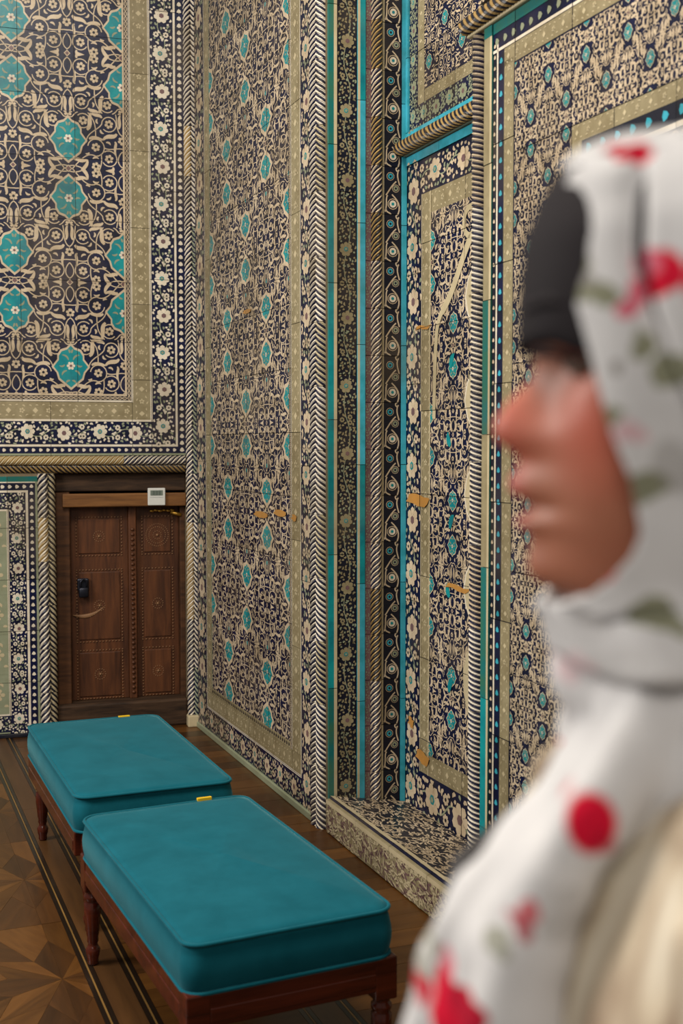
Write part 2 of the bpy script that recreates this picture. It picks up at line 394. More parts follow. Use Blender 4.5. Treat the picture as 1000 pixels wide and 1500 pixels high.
    for _ in range(fill * 6):
        if fill <= 0: break
        x, y = R.uniform(0, a), R.uniform(0, b); ln = R.uniform(.018, .032) * s * (1.25 if flow else 1); an = R.uniform(0, 6.28) if not flow else R.choice((1.57, 4.71)) + R.uniform(-.7, .7)
        mx_, my_ = x + math.cos(an) * ln / 2, y + math.sin(an) * ln / 2; ex, ey = x + math.cos(an) * ln, y + math.sin(an) * ln
        if not (0 < ex < a and 0 < ey < b): continue
        ok = True
        for px, py in ((x, y), (mx_, my_), (ex, ey)):
            if np.any((A[:, 0] - px) ** 2 + (A[:, 1] - py) ** 2 < (A[:, 2] + .0062 * s) ** 2): ok = False; break
        if not ok: continue
        o.leaf((x, y), (ex, ey), R.choice((-.5, .5)), (.011 if not flow else .013) * s, main if med == 'teal' or R.random() < .93 else 'teal', 2, 5); fill -= 1
        A = np.concatenate([A, [[x, y, .006 * s], [mx_, my_, .007 * s], [ex, ey, .006 * s]]])
    o.crop(0, 0, a, b).done()
    blk = Orn()
    blk.put(o, np.eye(2)); blk.put(o, -np.eye(2), (a, 2 * b)); blk.done()      # [0,a]x[0,2b]
    q = Orn(); q.put(blk, np.eye(2)); q.put(blk, [[-1, 0], [0, 1]]); q.done()
    r = Orn(); r.put(q, np.eye(2)); r.put(q, [[1, 0], [0, -1]])
    return r.done()                                                              # [-a,a]x[-2b,2b], repeats 2a x 4b
def fill_field(dst, blk, a, b, cx, cy, x0, y0, x1, y1, ground='navy'):
    dst.rect(x0, y0, x1, y1, ground, 0)
    t = Orn()
    for i in range(math.floor((x0 - cx - a) / (2 * a)), math.ceil((x1 - cx + a) / (2 * a)) + 1):
        for j in range(math.floor((y0 - cy - 2 * b) / (4 * b)), math.ceil((y1 - cy + 2 * b) / (4 * b)) + 1):
            t.put(blk, np.eye(2), (cx + 2 * a * i, cy + 4 * b * j))
    t.crop(x0, y0, x1, y1); dst.put(t, np.eye(2))

def unit_rosette(w, L, seed, ground='navy', big='beige'):
    o = Orn(); R = random.Random(seed); o.rect(0, 0, L, w, ground, 1); r = w * .34
    A = []
    def fl(x, y, rr, c, eye): o.flower(x, y, rr, 4, c, eye, 7); A.append((x, y, rr))
    fl(L * .25, w * .55, r, big, 'teal'); fl(L * .75, w * .48, r, big, 'plum'); o.disc(L * .25, w * .55, r * .2, 'sage', 8, 5)
    for x, y in ((.5, .3), (.5, .72), (.02, .35), (.98, .35), (0.0, .75)): fl(L * x, w * y, w * .13, big, 'ink')
    o.ribbon(bez((0, w * .5), (L * .2, w * 1.0), (L * .3, -w * .05), (L * .5, w * .5), 12), w * .04, 'sage', 2)
    o.ribbon(bez((L * .5, w * .5), (L * .7, w * 1.05), (L * .8, -w * .05), (L, w * .5), 12), w * .04, 'sage', 2)
    n = 0
    for _ in range(2600):
        x, y = R.uniform(0, L), R.uniform(w * .06, w * .94); an = R.uniform(0, 6.28); ln = w * R.uniform(.09, .17)
        ex, ey = x + math.cos(an) * ln, y + math.sin(an) * ln
        if not (0 < ex < L and w * .05 < ey < w * .95): continue
        if any((px - x) ** 2 + (py - y) ** 2 < (pr + w * .042) ** 2 or (px - ex) ** 2 + (py - ey) ** 2 < (pr + w * .042) ** 2 for px, py, pr in A): continue
        o.leaf((x, y), (ex, ey), R.choice((-.5, .5)), w * .095, R.choice((big, big, 'sage', big)), 3, 4); A += [(x, y, w * .04), (ex, ey, w * .04), ((x + ex) / 2, (y + ey) / 2, w * .045)]
        n += 1
        if n > 34 * L / w: break
    return o.done()
def unit_dots(w, L, seed=0, ground='navy', dot='cream'):
    o = Orn(); o.rect(0, 0, L, w, ground, 1); r = w * .27
    o.fan((L / 2, w / 2), [(L / 2 - r * .9, w / 2), (L / 2 - r * .5, w / 2 + r), (L / 2 + r * .5, w / 2 + r * .7), (L / 2 + r * 1.1, w / 2), (L / 2 + r * .5, w / 2 - r * .7), (L / 2 - r * .5, w / 2 - r)], dot, 3); return o.done()
def unit_chain(w, L, seed=0):
    o = Orn(); o.rect(0, 0, L, w, 'ink', 1); x = np.linspace(0, L, 13)
    for sg in (1, -1): o.ribbon(np.stack([x, w / 2 + sg * w * .30 * np.sin(2 * np.pi * x / L)], 1), w * .17, 'beige', 3)
    o.disc(L * .25, w / 2, w * .09, 'beige', 3, 5); o.disc(L * .75, w / 2, w * .09, 'beige', 3, 5); return o.done()
def unit_gold(w, L, seed=0, ground='gold'):
    o = Orn(); o.rect(0, 0, L, w, ground, 1)
    q = w * .17; o.fan((L * .25, w / 2), [(L * .25 + q * .9, w / 2), (L * .25, w / 2 + q), (L * .25 - q * .9, w / 2), (L * .25, w / 2 - q)], 'paleg', 3)
    o.flower(L * .75, w / 2, w * .16, 3, 'paleg', 'gold', 5)
    R = random.Random(seed + 3)
    for k in range(8):
        x = L * (k + .5) / 8; y = w * (.2 if k % 2 else .8); o.leaf((x - L * .05, y), (x + L * .05, y + R.uniform(-.1, .1) * w), .4, w * .07, 'paleg', 3, 4)
    return o.done()
def unit_circles(w, L, seed=0):
    o = Orn(); o.rect(0, 0, L, w, 'ink', 1)
    def ring(x, y, r, c1, c2):
        o.disc(x, y, r * 1.28, 'beige', 3, 10); o.disc(x, y, r * 1.1, 'ink', 4, 10); o.disc(x, y, r * .85, c1, 5, 10); o.disc(x, y, r * .38, c2, 6, 6)
    ring(L * .22, w * .5, w * .24, 'cream', 'teal'); ring(L * .55, w * .33, w * .17, 'sage', 'navy'); ring(L * .8, w * .64, w * .18, 'aqua', 'ink')
    for p in (((0, .2), (.2, .0), (.3, .2), (.42, .55)), ((.4, .9), (.5, .7), (.6, .6), (.7, .3)), ((.9, .2), (.95, .4), (1, .3), (1.0, .2)), ((.05, .95), (.2, .8), (.35, .95), (.4, .8)), ((.62, .1), (.75, .2), (.85, .3), (.95, .15)), ((0, .6), (.05, .7), (.03, .9), (.12, .9))):
        o.ribbon(bez(*[(L * x, w * y) for x, y in p], 7), w * .075, 'beige', 3)
    return o.done()
def unit_speck(w, L, seed, ground='plum', fg='beige', n=26):
    o = Orn(); o.rect(0, 0, L, w, ground, 1); R = random.Random(seed)
    for k in range(n):
        x, y, an, ln = R.uniform(.05, .95) * L, R.uniform(.1, .9) * w, R.uniform(0, 6.28), w * R.uniform(.2, .34)
        o.leaf((x, y), (min(max(x + math.cos(an) * ln, 0), L), min(max(y + math.sin(an) * ln, 0), w)), .4, w * .11, fg, 3, 4)
    return o.done()
def strip(dst, unit, uL, p0, p1, flip=False):
    """repeat a unit of length uL from p0 to p1; its width lies to the left of that direction"""
    p0, p1 = np.array(p0, float), np.array(p1, float); d = p1 - p0; Ln = np.linalg.norm(d); ex = d / Ln; ey = np.array([-ex[1], ex[0]])
    n = max(1, round(Ln / uL)); k = Ln / n / uL
    for i in range(n): dst.put(unit, np.stack([ex * k, ey], 1), p0 + ex * (Ln * i / n))
def line(dst, x0, y0, x1, y1, c='cream', l=2): dst.rect(min(x0, x1), min(y0, y1), max(x0, x1), max(y0, y1), c, l)

# ------------------------------------------------------------------ rope mouldings (twisted, striped faience)
def rope_mesh(r, L, lead, pairs, hand=1, cols=('navy', 'cream'), lobe=0.10):
    n = pairs * 4; m = max(8, int(L / lead * 18)); v = []; f = []; mi = []
    for j in range(m + 1):
        z = L * j / m
        for i in range(n):
            a = 2 * math.pi * i / n + hand * 2 * math.pi * z / lead
            rr = r * (1 + lobe * (1 if (i % 2) else -0.6)) if lobe else r
            v.append((rr * math.sin(a), z, rr * math.cos(a)))
    for j in range(m):
        for i in range(n):
            f.append([j * n + i, j * n + (i + 1) % n, (j + 1) * n + (i + 1) % n, (j + 1) * n + i]); mi.append((i // 2) % 2)
    f.append(list(range(n))[::-1]); mi.append(1); f.append([m * n + i for i in range(n)]); mi.append(1)
    f = [list(reversed(q)) for q in f]
    return mesh_from('rope_moulding', v, f, list(cols), mi)
def rope_run(parent, x, y0, y1, z, r, hand, L=0.25, lead=None, pairs=4, horiz=False, cols=('navy', 'cream'), alt=None, seed=1):
    n = max(1, round((y1 - y0) / L)); l = (y1 - y0) / n; R = random.Random(seed)
    me = rope_mesh(r, l - .002, lead or 5.6 * r, pairs, hand, cols); me2 = rope_mesh(r, l - .002, lead or 5.6 * r, pairs, hand, alt) if alt else None
    for i in range(n):
        o = link('rope_moulding', me2 if (me2 and R.random() < .25) else me, parent)
        o.location = ((y0 + l * i, x, z) if horiz else (x, y0 + l * i, z))
        if horiz: o.rotation_euler = (0, 0, -math.pi / 2)

# ------------------------------------------------------------------ the room's frames
DS = Vector((math.sin(math.radians(-22)), math.cos(math.radians(-22)), 0)); DB = Vector((math.sin(math.radians(73)), math.cos(math.radians(73)), 0))
UP = Vector((0, 0, 1)); NS = Vector((-DS.y, DS.x, 0)); NB = Vector((DB.y, -DB.x, 0)); K = Vector((-0.774, 6.369, 0))
FB = frame(K, DB, UP, NB)                      # back wall: x to the right (negative left of the corner), y height, z into the room
FS = frame(K, -DS, UP, NS)                     # right wall: x towards the camera
TOP = 4.2
U_P, U_W = 1.905, 3.105                        # niche between these
NICHE = 0.315

# ================================================================== BACK WALL
bw = MB()
bw.box(-2.2, -.735, 0, TOP, -.3, -.0).box(-.735, -.05, 1.375, TOP, -.3, -.0).box(-.05, .12, 0, TOP, -.3, -.0)
wall_back = tag(bw.build('wall_back', 'grout', None, False, FB), kind='structure')
ob = Orn(); XL = -2.05
A_, B_ = .272, .2875
blk = field_block(A_, B_, 11, 'teal', 1.0, 240)
fy0 = 1.768
fill_field(ob, blk, A_, B_, -.375, 2.335, XL, fy0, -.3725, TOP)
# borders: right side (vertical) and bottom (horizontal), worked outwards
def vstrip(dst, unit, uL, x0, x1, y0, y1): strip(dst, unit, uL, (x1, y0), (x1, y1))            # width to the left of upward = -x
def hstrip(dst, unit, uL, y0, y1, x0, x1): strip(dst, unit, uL, (x0, y0), (x1, y0))
cw = .0245
line(ob, -.3725, fy0 - .010, -.363, TOP, 'beige'); line(ob, XL, fy0 - .010, -.3725, fy0, 'beige')
vstrip(ob, unit_chain(.022, .05), .05, -.363, -.341, fy0 - .032, TOP); hstrip(ob, unit_chain(.022, .05), .05, fy0 - .032, fy0 - .010, XL, -.363)
line(ob, -.341, fy0 - .042, -.331, TOP); line(ob, XL, fy0 - .042, -.341, fy0 - .032)
gu = unit_gold(.089, .13); vstrip(ob, gu, .13, -.331, -.242, 1.636, TOP); hstrip(ob, gu, .13, 1.636, fy0 - .042, XL, -.331)
line(ob, -.242, 1.626, -.231, TOP); line(ob, XL, 1.626, -.242, 1.636)
ru = unit_rosette(.121, .40, 4, 'navy', 'cream'); vstrip(ob, ru, .40, -.231, -.110, 1.507, TOP); hstrip(ob, ru, .40, 1.507, 1.626, XL, -.231)
line(ob, -.110, 1.496, -.099, TOP); line(ob, XL, 1.496, -.110, 1.507)
du = unit_dots(.044, .036); vstrip(ob, du, .036, -.099, -.055, 1.461, TOP); hstrip(ob, unit_dots(.035, .036), .036, 1.461, 1.496, XL, -.099)
line(ob, XL, 1.450, -.055, 1.461, 'sage')
rects = grid_rects('tile', -1.999, fy0 - .042, -.3362, TOP, 6, 8, 'navy')
rects += grid_rects('border_tile', -.3362, 1.4495, -.2365, TOP, 1, 7, 'gold') + grid_rects('border_tile', -.2365, 1.4495, -.0545, TOP, 1, 6, 'navy')
rects += grid_rects('border_tile', -1.999, 1.4495, -.3362, fy0 - .042, 4, 1, 'navy')
# lower panel, left of the door
lx = -.822; ly = 1.345
line(ob, XL, ly - .028, lx, ly, 'green'); line(ob, lx - .012, 0.02, lx, ly - .028, 'sage')
line(ob, XL, ly - .034, lx - .012, ly - .028)
vstrip(ob, du, .044, lx - .046, lx - .012, .02, ly - .034) if False else vstrip(ob, unit_dots(.036, .036), .036, lx - .048, lx - .012, .02, ly - .034)
hstrip(ob, unit_dots(.038, .036), .036, ly - .072, ly - .034, XL, lx - .048)
line(ob, lx - .060, .02, lx - .048, ly - .072); line(ob, XL, ly - .083, lx - .060, ly - .072)
ru2 = unit_rosette(.085, .30, 9, 'navy', 'cream'); vstrip(ob, ru2, .30, lx - .145, lx - .060, .02, ly - .083); hstrip(ob, ru2, .30, ly - .168, ly - .083, XL, lx - .145); hstrip(ob, ru2, .30, .03, .085 + .03, XL, lx - .145)
line(ob, lx - .155, .115, lx - .145, ly - .168); line(ob, XL, ly - .177, lx - .155, ly - .168); line(ob, XL, .115, lx - .155, .124)
gu2 = unit_gold(.2, .2, 2, 'sage')
for i in range(5): hstrip(ob, gu2, .2, .124 + .206 * i, .124 + .206 * (i + 1), XL, lx - .155)
rects += grid_rects('tile', -1.999, .02, lx - .150, ly, 3, 5, 'sage') + grid_rects('border_tile', lx - .150, .02, lx, ly, 1, 5, 'navy')
tiles(wall_back, ob, rects)
# ropes round the door and in the corner
alt = ('rope_gold', 'cream')
rope_run(wall_back, -.037, 0.06, TOP, .016, .019, 1, .26, seed=2, alt=alt); rope_run(wall_back, -.002, 0.06, TOP, .030, .019, -1, .26, seed=3, alt=('navy', 'sage'))
rope_run(wall_back, 1.425, -2.0, -.06, .012, .022, -1, .3, horiz=True, seed=4, pairs=5, alt=('rope_gold', 'paleg')); rope_run(wall_back, 1.382, -2.0, -.06, -.006, .022, 1, .3, horiz=True, cols=('ink', 'rope_gold'), seed=5, pairs=5)
rope_run(wall_back, -.797, 0.0, 1.36, .014, .024, 1, .22, seed=6, alt=alt); rope_run(wall_back, -.755, 0.0, 1.36, -.002, .021, -1, .22, cols=('ink', 'paleg'), seed=7)
cb = MB().box(-.062, .03, .0, .062, 0, .06, .006).build('corner_block', 'paleg', wall_back)
kb = MB().box(-2.0, -.82, 0.0, .02, 0, .02, .004).build('kerb', 'ink', wall_back)

# ---- the wooden double door in the back wall
door = tag(empty('door_1', FB @ Matrix.Translation((-.395, 0, -.10))), 'old carved double door of brown wood in the tiled wall', kind='structure')
MB().box(-.345, .345, 1.262, 1.375, -.08, .06, .006).build('lintel', 'old_wood', door)
MB().box(-.30, .345, 1.180, 1.250, -.06, .075, .006).build('door_head', 'beam_wood', door)
MB().box(-.345, -.262, .10, 1.262, -.06, .05, .006).build('jamb', 'frame_wood', door)
MB().box(.318, .345, .10, 1.18, -.06, .03, .004).build('jamb', 'frame_wood', door)
MB().box(-.345, .345, .0, .145, -.08, .09, .012).build('threshold', 'old_wood', door)
MB().box(-.345, .345, 0, 1.375, -.16, -.13).build('back_board', 'dark_void', door)
def door_leaf(x0, x1, z):
    lf = MB().box(x0, x1, .145, 1.18, z - .04, z, .004).build('door_leaf', 'door_wood', door)
    w = x1 - x0; mxx = (x0 + x1) / 2
    for (y0, y1) in ((.165, .40), (.47, .83), (.93, 1.11)):
        MB().box(x0 + .045, x1 - .045, y0, y1, z - .001, z + .006, .003).build('panel', 'door_wood', lf)
        bd = MB(); st = .0165
        nx = int((w - .07) / st); ny = int((y1 - y0) / st)
        for k in range(nx + 1):
            x = x0 + .035 + (w - .07) * k / nx
            for y in (y0 - .012, y1 + .012): bd.ball((x, y, z + .003), .0042, 5, 3)
        for k in range(ny + 1):
            y = y0 + (y1 - y0) * k / ny
            for x in (x0 + .035, x1 - .035): bd.ball((x, y, z + .003), .0042, 5, 3)
        bd.build('beading', 'worn', lf, True)
        ro = MB(); cy = (y0 + y1) / 2
        rad = (.022, .044, .06) if y0 > .9 and x0 > -.1 else (.012, .028)
        for q in rad:
            nb = max(6, int(q * 2 * math.pi / .011))
            for k in range(nb): ro.ball((mxx + q * math.cos(6.283 * k / nb), cy + q * math.sin(6.283 * k / nb), z + .006), .0036, 5, 3)
        ro.ball((mxx, cy, z + .006), .008, 6, 4); ro.build('rosette', 'worn', lf, True)
    return lf
lf1 = door_leaf(-.262, .045, -.012); lf2 = door_leaf(.085, .318, -.02)
ast = MB(); ast.box(.045, .085, .145, 1.18, -.05, .012, .004).build('astragal', 'door_wood', door)
tw = MB()
for k in range(34): tw.ball((.065, .18 + k * .0265, .014), .011, 6, 4, (1, .9, .7))
tw.build('carved_bead', 'door_wood', door, True)
MB().box(-.225, -.165, .735, .80, -.012, .016, .008).build('lock_plate', 'iron', lf1)
lk = MB(); lk.box(-.22, -.168, .70, .755, .012, .04, .010); lk.tube([(-.21, .75, .026), (-.21, .785, .026), (-.194, .8, .026), (-.178, .785, .026), (-.178, .75, .026)], .005, 6); lk.build('padlock', 'iron', lf1, True)
sc_ = MB(); sc_.tube([Vector((-.25 + .165 * t, .605 - .02 * math.sin(t * 2.6) + .05 * t * t, -.006)) for t in np.linspace(0, 1, 9)], [.002, .006, .010, .012, .012, .010, .007, .004, .002], 6, sy=.3, up=(0, 0, 1)); sc_.build('worn_patch', 'worn', lf1, True)
hs = MB()
for k in range(6): hs.ball((.17 + .022 * k, 1.152 + .003 * (k % 2), .016), .013, 6, 4, (1.2, .6, .8))
hs.tube([(.27, 1.145, .016), (.325, 1.128, .03)], .011, 6); hs.build('chain_hasp', 'brass', door, True)
# digital thermometer on the door head
th = tag(empty('thermometer', FB @ Matrix.Translation((-.395 + .185, 1.185, -.0243))), 'small white digital thermometer fixed to the beam above the brown door', 'thermometer')
MB().box(-.046, .046, .0, .092, 0, .016, .004).build('casing', 'white_plastic', th)
MB().box(-.033, .033, .052, .080, .0155, .0172, .0008).build('display', 'lcd', th)
dg = MB()
for x in (-.02, -.004, .012):
    dg.box(x, x + .009, .075, .077, .0172, .0176).box(x, x + .009, .065, .067, .0172, .0176).box(x, x + .009, .056, .058, .0172, .0176).box(x, x + .002, .057, .076, .0172, .0176).box(x + .007, x + .009, .057, .076, .0172, .0176)
dg.build('digits', 'lcd_text', th)
MB().box(-.036, .036, .042, .044, .0158, .0166).build('print_line', 'grey_print', th)

# ================================================================== RIGHT WALL (far pier, niche, near pier)
wall_right = tag(MB().box(0, U_P - .02, 0, TOP, -.9, 0).build('wall_right', 'grout', None, False, FS), kind='structure')
os_ = Orn(); A2, B2 = .295, .2
blk2 = field_block(A2, B2, 23, 'mid', 1.0, 260, 'beige', True)
fx0, fx1, fz0 = .343, 1.523, .262
fill_field(os_, blk2, A2, B2, (fx0 + fx1) / 2, 1.6, fx0, fz0, fx1, TOP)
line(os_, fx0 - .012, fz0, fx0, TOP, 'sage'); vstrip(os_, unit_chain(.022, .05), .05, fx1, fx1 + .022, fz0 - .03, TOP)
hstrip(os_, unit_dots(.030, .028, 0, 'gold', 'ink'), .028, fz0 - .03, fz0, fx0 - .012, fx1)
gs = unit_gold(.085, .13, 5); vstrip(os_, gs, .13, .246, fx0 - .012, .152, TOP); vstrip(os_, unit_gold(.108, .13, 6), .13, fx1 + .030, 1.655, .152, TOP)
line(os_, fx1 + .022, fz0 - .03, fx1 + .030, TOP)
hstrip(os_, unit_gold(.080, .13, 7), .13, .152, fz0 - .03, fx0 - .012, fx1 + .030)
line(os_, .236, .142, .246, TOP); line(os_, 1.655, .142, 1.664, TOP); line(os_, .246, .142, 1.655, .152)
rs = unit_rosette(.15, .27, 14); vstrip(os_, rs, .27, .06, .236, .03, TOP) if False else vstrip(os_, unit_rosette(.176, .42, 14), .42, .06, .236, .03, TOP)
rs2 = unit_rosette(.112, .36, 15); hstrip(os_, rs2, .36, .03, .142, .236, 1.664); vstrip(os_, unit_rosette(.136, .40, 16), .40, 1.664, 1.80, .03, TOP)
for (x, y, w_, h_) in ((1.05, 1.18, .2, .03), (1.33, 1.20, .16, .03), (1.56, 1.19, .06, .03), (.9, 2.1, .12, .02)):
    os_.fan((x + w_ / 2, y + h_ / 2), [(x + w_ * (.5 + .5 * math.cos(t)) + .012 * math.sin(5 * t), y + h_ * (.5 + .5 * math.sin(t))) for t in np.linspace(0, 6.2, 12)], 'ochre', 12)
rects = grid_rects('tile', fx0 - .006, fz0 - .03, fx1 + .026, TOP, 4, 15, 'navy')
rects += grid_rects('border_tile', .241, fz0 - .03, fx0 - .006, TOP, 1, 9, 'gold') + grid_rects('border_tile', .06, .03, .241, TOP, 1, 9, 'navy')
rects += grid_rects('border_tile', fx1 + .026, fz0 - .03, 1.66, TOP, 1, 9, 'gold') + grid_rects('border_tile', 1.66, .03, 1.80, TOP, 1, 9, 'navy')
rects += grid_rects('border_tile', .241, .147, 1.66, fz0 - .03, 4, 1, 'gold') + grid_rects('border_tile', .241, .03, 1.66, .147, 4, 1, 'navy')
tiles(wall_right, os_, rects)
MB().box(.0, U_P - .06, .0, .03, 0, .022, .004).build('kerb', 'sage', wall_right)
rope_run(wall_right, 1.826, 0.0, TOP, .006, .026, 1, .25, pairs=5, lead=.11, seed=8); rope_run(wall_right, 1.876, 0.0, TOP, .0, .027, -1, .25, pairs=5, lead=.11, seed=9, alt=('navy', 'paleg'))

# ---- niche jamb facing the camera
FJ = frame(K - DS * U_P + NS * 0.0, DB, UP, NB)
wall_niche_jamb = tag(MB().box(.0, NICHE + .3, 0.0, TOP, -.25, 0).build('wall_niche_jamb', 'grout', None, False, FJ), kind='structure')
oj = Orn(); zj = 0.04
prng = random.Random(17)
def patchy(dst, x0, x1, y0, y1, n, cols, l):
    ys = np.linspace(y0, y1, n + 1)
    for i in range(n): dst.rect(x0, ys[i], x1, ys[i + 1], prng.choice(cols), l)
patchy(oj, 0, .027, zj, TOP, 8, ('green', 'teal', 'green'), 1); oj.rect(.027, zj, .041, TOP, 'paleg', 1)
uk = unit_rosette(.080, .50, 31, 'ink', 'gold'); vstrip(oj, uk, .50, .041, .121, zj, TOP)
oj.rect(.121, zj, .132, TOP, 'paleg', 1); patchy(oj, .132, .1545, zj, TOP, 9, ('aqua', 'teal', 'aqua'), 1)
vstrip(oj, unit_speck(.024, .09, 3, 'plum', 'sage'), .09, .1545, .1785, zj, TOP)
oj.rect(.219, zj, .231, TOP, 'paleg', 1); vstrip(oj, unit_circles(.070, .18), .18, .231, .301, zj, TOP)
oj.rect(.301, zj, .325, TOP, 'aqua', 1)
rects = grid_rects('strip_tile', .004, zj, .041, TOP, 1, 8, 'green', .006) + grid_rects('border_tile', .041, zj, .121, TOP, 1, 12, 'ink') + grid_rects('strip_tile', .121, zj, .1545, TOP, 1, 9, 'aqua', .006)
rects += grid_rects('strip_tile', .1545, zj, .215, TOP, 1, 23, 'plum') + grid_rects('border_tile', .219, zj, .301, TOP, 1, 23, 'ink') + grid_rects('strip_tile', .301, zj, .323, TOP, 1, 9, 'aqua', .005)
tiles(wall_niche_jamb, oj, rects)
rope_run(wall_niche_jamb, .198, zj, TOP, .018, .020, 1, .181, pairs=5, lead=.11, seed=12, cols=('navy', 'beige'), alt=('ink', 'rope_gold'))

# ---- niche back
PN = K - DS * U_P + DB * (NICHE + .008)
FN = frame(PN, -DS, UP, NS)
wall_niche_back = tag(MB().box(-.02, 1.5, 0, TOP, -.25, -.012).build('wall_niche_back', 'grout', None, False, FN), kind='structure')
on = Orn(); NW = 1.19; cxn = NW / 2; A3, B3 = .1825, .16
blk3 = field_block(A3, B3, 37, 'small', 1.0, 200, 'beige', True)
zb, zt = .06, 2.575
def framed(y0, y1, xg0, xg1, b0, b1, blk_, a, b, cyf, ground='navy', seed=41, rc='beige'):
    """rosette border, gold frame, arabesque field"""
    u = unit_rosette(xg0, .40, seed, ground, rc)
    vstrip(on, u, .40, 0, xg0, y0, y1); vstrip(on, u, .40, NW - xg0, NW, y0, y1); hstrip(on, u, .26, y0, b0, xg0, NW - xg0) if False else None
    hstrip(on, unit_rosette(b0 - y0, .44, seed + 1, ground, rc), .44, y0, b0, xg0, NW - xg0); hstrip(on, unit_rosette(y1 - b1, .38, seed + 2, ground, rc), .38, b1, y1, xg0, NW - xg0)
    wv = xg1 - xg0
    gg = unit_gold(wv, .12, seed); vstrip(on, gg, .12, xg0, xg1, b0, b1); vstrip(on, gg, .12, NW - xg1, NW - xg0, b0, b1)
    hstrip(on, gg, .12, b0, b0 + wv, xg1, NW - xg1); hstrip(on, gg, .12, b1 - wv, b1, xg1, NW - xg1)
    for x in (xg0, xg1 - .008): line(on, x, b0, x + .008, b1, 'paleg', 6); line(on, NW - x - .008, b0, NW - x, b1, 'paleg', 6)
    fill_field(on, blk_, a, b, cxn, cyf, xg1, b0 + wv, NW - xg1, b1 - wv, ground)
framed(zb, zt, .148, .228, .245, 2.445, blk3, A3, B3, .9)
# large pale cartouches up the middle axis and the scrolled arch over them
def cart(y, hh, ww, l=8):
    pts = [(0, hh), (ww * .45, hh * .72), (ww * .8, hh * .45), (ww, 0), (ww * .8, -hh * .45), (ww * .45, -hh * .72), (0, -hh)]
    pts = pts + [(-x, yy) for x, yy in pts[-2:0:-1]]
    on.fan((cxn, y), [(cxn + x * 1.1, y + yy * 1.08) for x, yy in pts], 'cream', l); on.fan((cxn, y), [(cxn + x, y + yy) for x, yy in pts], 'paleg', l + 1)
    R = random.Random(int(y * 100))
    for k in range(14):
        x, yy = R.uniform(-.6, .6) * ww, R.uniform(-.6, .6) * hh; on.leaf((cxn + x, y + yy), (cxn + x + R.uniform(-.03, .03), y + yy + R.uniform(-.04, .04)), .4, .010, 'gold', l + 2, 4)
for y in (2.02, 1.66, 1.33, .99): cart(y, .125, .085)
on.rect(0, zb, NW, zb + .022, 'green', 8)
# vase with a foot
vz = [(0, .78), (.06, .77), (.09, .70), (.085, .62), (.05, .54), (.025, .46), (.02, .40), (.0, .38)]
vz = [(x, y) for x, y in vz]; ring_ = vz + [(-x, y) for x, y in vz[-2:0:-1]]
on.fan((cxn, .62), [(cxn + x * 1.0, y) for x, y in ring_], 'paleg', 9)
for sg in (-1, 1):
    on.ribbon([(cxn + sg * x, y) for x, y in spiral(.055, 2.28, .05, .05, -1.5, 4.0, 16)], .022, 'paleg', 8)
    on.ribbon([(cxn + sg * x, y) for x, y in bez((.03, 2.24), (.12, 2.18), (.16, 2.06), (.27, 1.99), 12)], .034, 'paleg', 8)
    on.ribbon([(cxn + sg * x, y) for x, y in bez((.27, 1.99), (.33, 1.95), (.32, 1.85), (.335, 1.6), 12)], .026, 'paleg', 8)
    for k, y in enumerate((.6, .95, 1.2, 1.5, 1.78)):
        on.leaf((cxn + sg * .2, y), (cxn + sg * (.22 if k % 2 else .17), y + .05), .3, .03, 'teal', 8, 6)
rects = grid_rects('border_tile', 0.012, zb, .148, zt, 1, 6, 'navy', -.012) + grid_rects('tile', .148, zb, NW, zt, 3, 8, 'navy', -.012)
for (x, y, w_, h_) in ((.03, 1.27, .2, .045), (.05, .40, .05, .04), (.12, .28, .12, .05), (.10, 1.94, .14, .012), (.36, .98, .2, .02)):
    pp = [(x + w_ * (.5 + .5 * math.cos(t)) + .008 * math.sin(5 * t), y + h_ * (.5 + .5 * math.sin(t)) + .006 * math.cos(3 * t)) for t in np.linspace(0, 6.2, 14)]
    on.fan((x + w_ / 2, y + h_ / 2), pp, 'ochre', 14)
# blue bands and the rope ledge
on.rect(0, zt, NW, zt + .035, 'aqua', 1); rects += grid_rects('strip_tile', .0, zt, NW, zt + .035, 4, 1, 'aqua', -.006)
on.rect(0, 2.672, NW, 2.70, 'aqua', 1); on.rect(0.0, 2.70, .035, TOP, 'aqua', 1)
rects += grid_rects('strip_tile', 0, 2.672, NW, 2.70, 4, 1, 'aqua', -.004)
blk4 = field_block(.13, .12, 51, 'small', 1.0, 90)
x0u, x1u = .035, NW - .035
ul = Orn(); ur = unit_rosette(.075, .2, 61, 'navy', 'sage')
vstrip(on, ur, .2, x0u, .110, 2.70, 3.55); hstrip(on, unit_rosette(.085, .2, 62, 'navy', 'sage'), .2, 2.70, 2.785, .110, x1u)
g4 = unit_gold(.045, .1, 9); vstrip(on, g4, .1, .110, .165, 2.785, 3.5) if False else vstrip(on, unit_gold(.055, .1, 9), .1, .110, .165, 2.785, 3.5); hstrip(on, g4, .1, 2.785, 2.83, .165, x1u)
fill_field(on, blk4, .13, .12, cxn, 3.1, .165, 2.83, x1u, 3.5)
rects += grid_rects('strip_tile', 0, 2.70, .035, 3.55, 1, 3, 'aqua', -.004) + grid_rects('border_tile', .035, 2.70, .165, 3.55, 1, 3, 'navy', -.012) + grid_rects('tile', .165, 2.70, x1u, 3.55, 4, 3, 'navy', -.012)
tiles(wall_niche_back, on, rects)
lg = MB().box(-.005, NW, 2.612, 2.668, -.012, .02, .004).build('ledge', 'paleg', wall_niche_back)
rope_run(wall_niche_back, 2.640, -.004, NW, .030, .026, 1, .3, horiz=True, cols=('ink', 'rope_gold'), seed=14, pairs=5)

